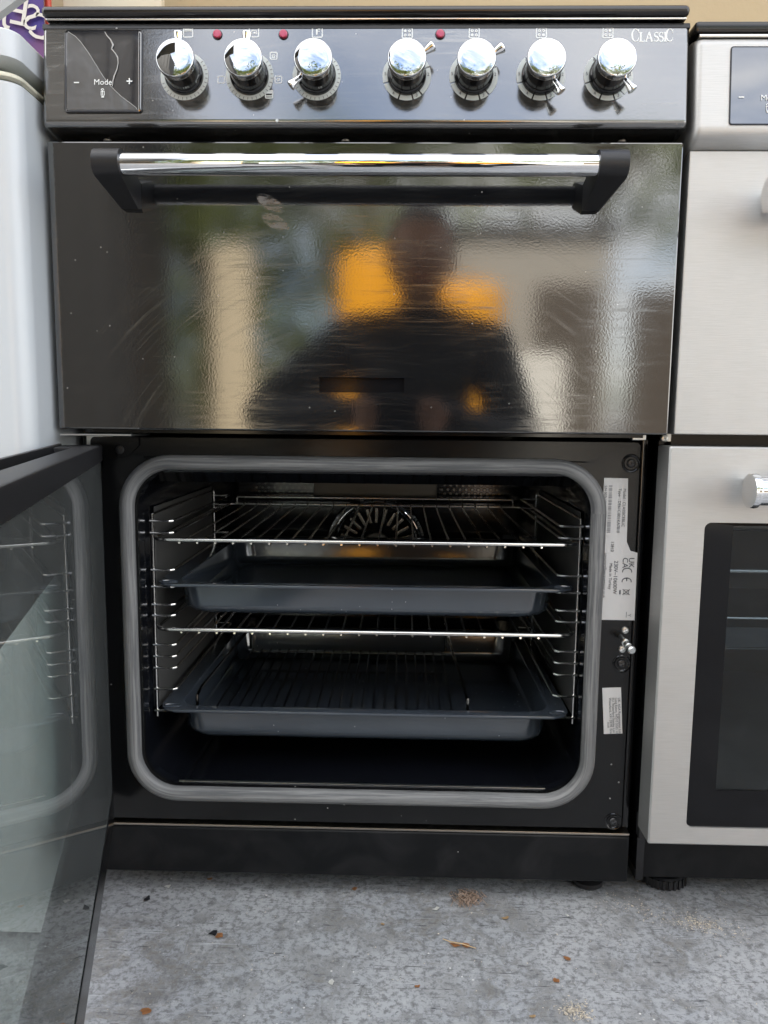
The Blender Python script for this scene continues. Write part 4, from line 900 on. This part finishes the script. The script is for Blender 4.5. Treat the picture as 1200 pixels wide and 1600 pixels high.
tree(-3.8, -14, 9.6, 3.2, 1, 'broad leafy tree beyond the shed'); tree(-.6, -13, 9.6, 3.2, 2, 'rounded leafy tree behind the orange tanks')
tree(3.6, -14, 10.6, 3.6, 3, 'tall leafy tree behind the tan garage'); tree(8.5, -14, 9.5, 3.2, 4, 'leafy tree right of the tan garage'); tree(-8, -15, 8.0, 3.0, 5, 'leafy tree far to the left of the yard')

def hedge(x0, x1, y, h):
    rnd = random.Random(77); vs, fs = [], []
    for _ in range(5200):
        c = Vector((rnd.uniform(x0, x1), y + rnd.gauss(0, .22), rnd.uniform(.05, h) + rnd.gauss(0, .08))); a = Vector((rnd.gauss(0, 1), rnd.gauss(0, 1), rnd.gauss(0, 1))).normalized(); b = a.orthogonal().normalized(); s = rnd.uniform(.06, .12)
        i = len(vs); vs += [c - a * s, c + b * s * .6, c + a * s, c - b * s * .6]; fs.append((i, i + 1, i + 2, i + 3))
    o = root('hedge', 'clipped green hedge along the far side of the yard', 'hedge', ((x0 + x1) / 2, y, 0))
    me = bpy.data.meshes.new('foliage'); me.from_pydata(vs, [], fs); me.materials.append(M['foliage']); part('foliage', me, None, o)
    st_ = MB()
    for k in range(9): xx = x0 + (x1 - x0) * (k + .5) / 9; st_.tube([(xx, y, -.02), (xx + .05, y, h * .5), (xx, y, h * .85)], [.05, .035, .015], seg=6)
    part('stems', st_, 'bark', o)
hedge(-5.5, .45, -7.6, 2.7)

# person crouching with a phone, seen only as a dark mirror image
def skinned(name, chains, mat, parent, lev=2):
    """chains: list of lists of (point, radius); chains share points by coordinates"""
    idx = {}; V = []; E = []; Rr = []
    for chn in chains:
        pv = None
        for p, r in chn:
            k = tuple(round(c, 4) for c in p)
            if k not in idx: idx[k] = len(V); V.append(p); Rr.append(r)
            if pv is not None and pv != idx[k]: E.append((pv, idx[k]))
            pv = idx[k]
    me = bpy.data.meshes.new(name); me.from_pydata(V, E, []); me.materials.append(M[mat])
    o = bpy.data.objects.new(name, me); COL.objects.link(o); o.modifiers.new('skin', 'SKIN'); o.modifiers.new('sub', 'SUBSURF').levels = lev
    o.modifiers['sub'].render_levels = lev; o.modifiers['skin'].use_smooth_shade = True
    for i, r in enumerate(Rr): me.skin_vertices[0].data[i].radius = (r, r); me.skin_vertices[0].data[i].use_root = (i == 0)
    o.parent = parent; o.location = -Vector(parent.location); return o
PX, PY = .07, -1.12
PE = root('person', 'person in black jacket crouching to take the picture, phone held in both hands', 'person', (PX, PY, 0))
pel = (PX, PY - .18, .24); hl, hr = (PX - .10, PY - .17, .24), (PX + .10, PY - .17, .24)
kl, kr = (PX - .17, PY + .06, .42), (PX + .17, PY + .06, .42); al, ar = (PX - .13, PY - .10, .09), (PX + .13, PY - .10, .09)
tl, trr = (PX - .14, PY + .08, .03), (PX + .14, PY + .08, .03)
ch_ = (PX, PY - .06, .60); ne = (PX, PY - .03, .77); sl, srr = (PX - .175, PY - .05, .700), (PX + .185, PY - .05, .690)
el_, er_ = (PX - .37, PY + .10, .52), (PX + .245, PY + .10, .46)
wl_, wr_ = (PX - .105, PY + .305, .545), (PX + .045, PY + .305, .545)
skinned('body', [[(pel, .15), ((PX, PY - .13, .42), .145), (ch_, .155), ((PX, PY - .04, .70), .12), (ne, .075), ((PX + .004, PY + .005, .80), .062)],
                 [((PX, PY - .04, .70), .12), (sl, .085), (el_, .058), (wl_, .036)], [((PX, PY - .04, .70), .12), (srr, .085), (er_, .058), (wr_, .036)]], 'jacket', PE)
skinned('trousers', [[((PX, PY - .18, .22), .14), (hl, .115), (kl, .085), (al, .055), (tl, .045)], [((PX, PY - .18, .22), .14), (hr, .115), (kr, .085), (ar, .055), (trr, .045)]], 'trousers', PE)
hd = MB(); b = bmesh.new(); bmesh.ops.create_uvsphere(b, u_segments=28, v_segments=20, radius=1)
for v in b.verts:
    x, y, z = v.co; w_ = 1 - .18 * max(0, -z) ** 1.5
    v.co = Vector((x * .076 * w_, y * .096 * (1 - .10 * max(0, -z)), z * .118))
    if y > .75 and -.25 < z < .25 and abs(x) < .35: v.co.y += .006 * (1 - abs(x) / .35)
HC = Vector((PX + .008, PY + .02, .905)); hd.join(b, Matrix.Translation(HC))
hd.hull([HC + Vector(p) for p in ((-.016, .093, -.03), (.016, .093, -.03), (0, .118, -.026), (0, .098, .02), (-.008, .094, .018), (.008, .094, .018))])
for s in (-1, 1): hd.lathe([(.006, -.006), (.022, -.004), (.024, .004), (.012, .007)], Matrix.Translation(HC + Vector((s * .076, -.004, -.005))) @ Matrix.Rotation(R_(90), 4, 'Y') @ Matrix.Diagonal((1.35, .75, 1, 1)), 14)
part('head', hd, 'skin', PE)
hr_ = MB(); b = bmesh.new(); bmesh.ops.create_uvsphere(b, u_segments=24, v_segments=16, radius=1)
bmesh.ops.delete(b, geom=[v for v in b.verts if v.co.z < -.35 or (v.co.y > .35 and v.co.z < .45)], context='VERTS')
for v in b.verts: v.co = Vector((v.co.x * .083, v.co.y * .103, v.co.z * .126))
hr_.join(b, Matrix.Translation(HC + Vector((0, -.003, .003)))); part('hair', hr_, 'hair', PE)
ey = MB()
for s in (-1, 1): ey.lathe([(.0005, .0060), (.008, .004), (.011, 0)], frame((1, 0, 0), (0, 0, -1), (0, 1, 0), HC + Vector((s * .030, .086, .006))), 12, cap0=False)
part('eyes', ey, 'eye_white', PE)
part('mouth', MB().tube([HC + Vector((-.024, .080, -.058)), HC + Vector((0, .091, -.060)), HC + Vector((.024, .080, -.058))], [.002, .0045, .002], seg=8), 'red_plastic', PE)
PCX, PCZ = .0305, .5352
def handm(s, wr):
    cx = PCX + s * .066; y = -.800; chains = []
    palm = (cx + s * .012, y - .006, PCZ - .006); chains.append([(wr, .026), (palm, .022)])
    for k, L in enumerate((.9, 1.0, .95, .78)):
        zk = PCZ + .024 - .019 * k; b0 = (cx + s * .010, y - .002, zk); chains.append([(palm, .022), (b0, .0095), (cx + s * .012, y + .022, zk + .002), (cx - s * .012 * L, y + .030, zk + .003), (cx - s * .026 * L, y + .026, zk + .004)])
    chains.append([(palm, .022), (cx - s * .004, y - .016, PCZ - .022), (cx - s * .026, y - .014, PCZ - .006)])
    rads = []
    for ch in chains:
        rads.append([(p if not isinstance(p[0], tuple) else p[0], .0082) if not isinstance(p[0], tuple) else p for p in ch])
    skinned('hand', rads, 'skin', PE)
PHN = tag(part('phone', MB().box(PCX - .073, PCX + .073, -.8000, -.7915, PCZ - .036, PCZ + .036, .003, 3), 'gloss_black'), 'black phone held sideways in both hands by the crouching person', 'phone')
handm(-1, wl_); handm(1, wr_)
for s in (-1, 1):
    q = part('shoe', MB().hull([(PX + s * .135 + dx, PY + dy, z) for dx, dy, z in ((-.045, -.16, .0), (.045, -.16, 0), (-.05, .10, 0), (.05, .10, 0), (-.03, .15, 0), (.03, .15, 0), (-.035, -.15, .08), (.035, -.15, .08), (-.04, .02, .075), (.04, .02, .075), (-.03, .13, .04), (.03, .13, .04))]), 'chip_dark', PE)
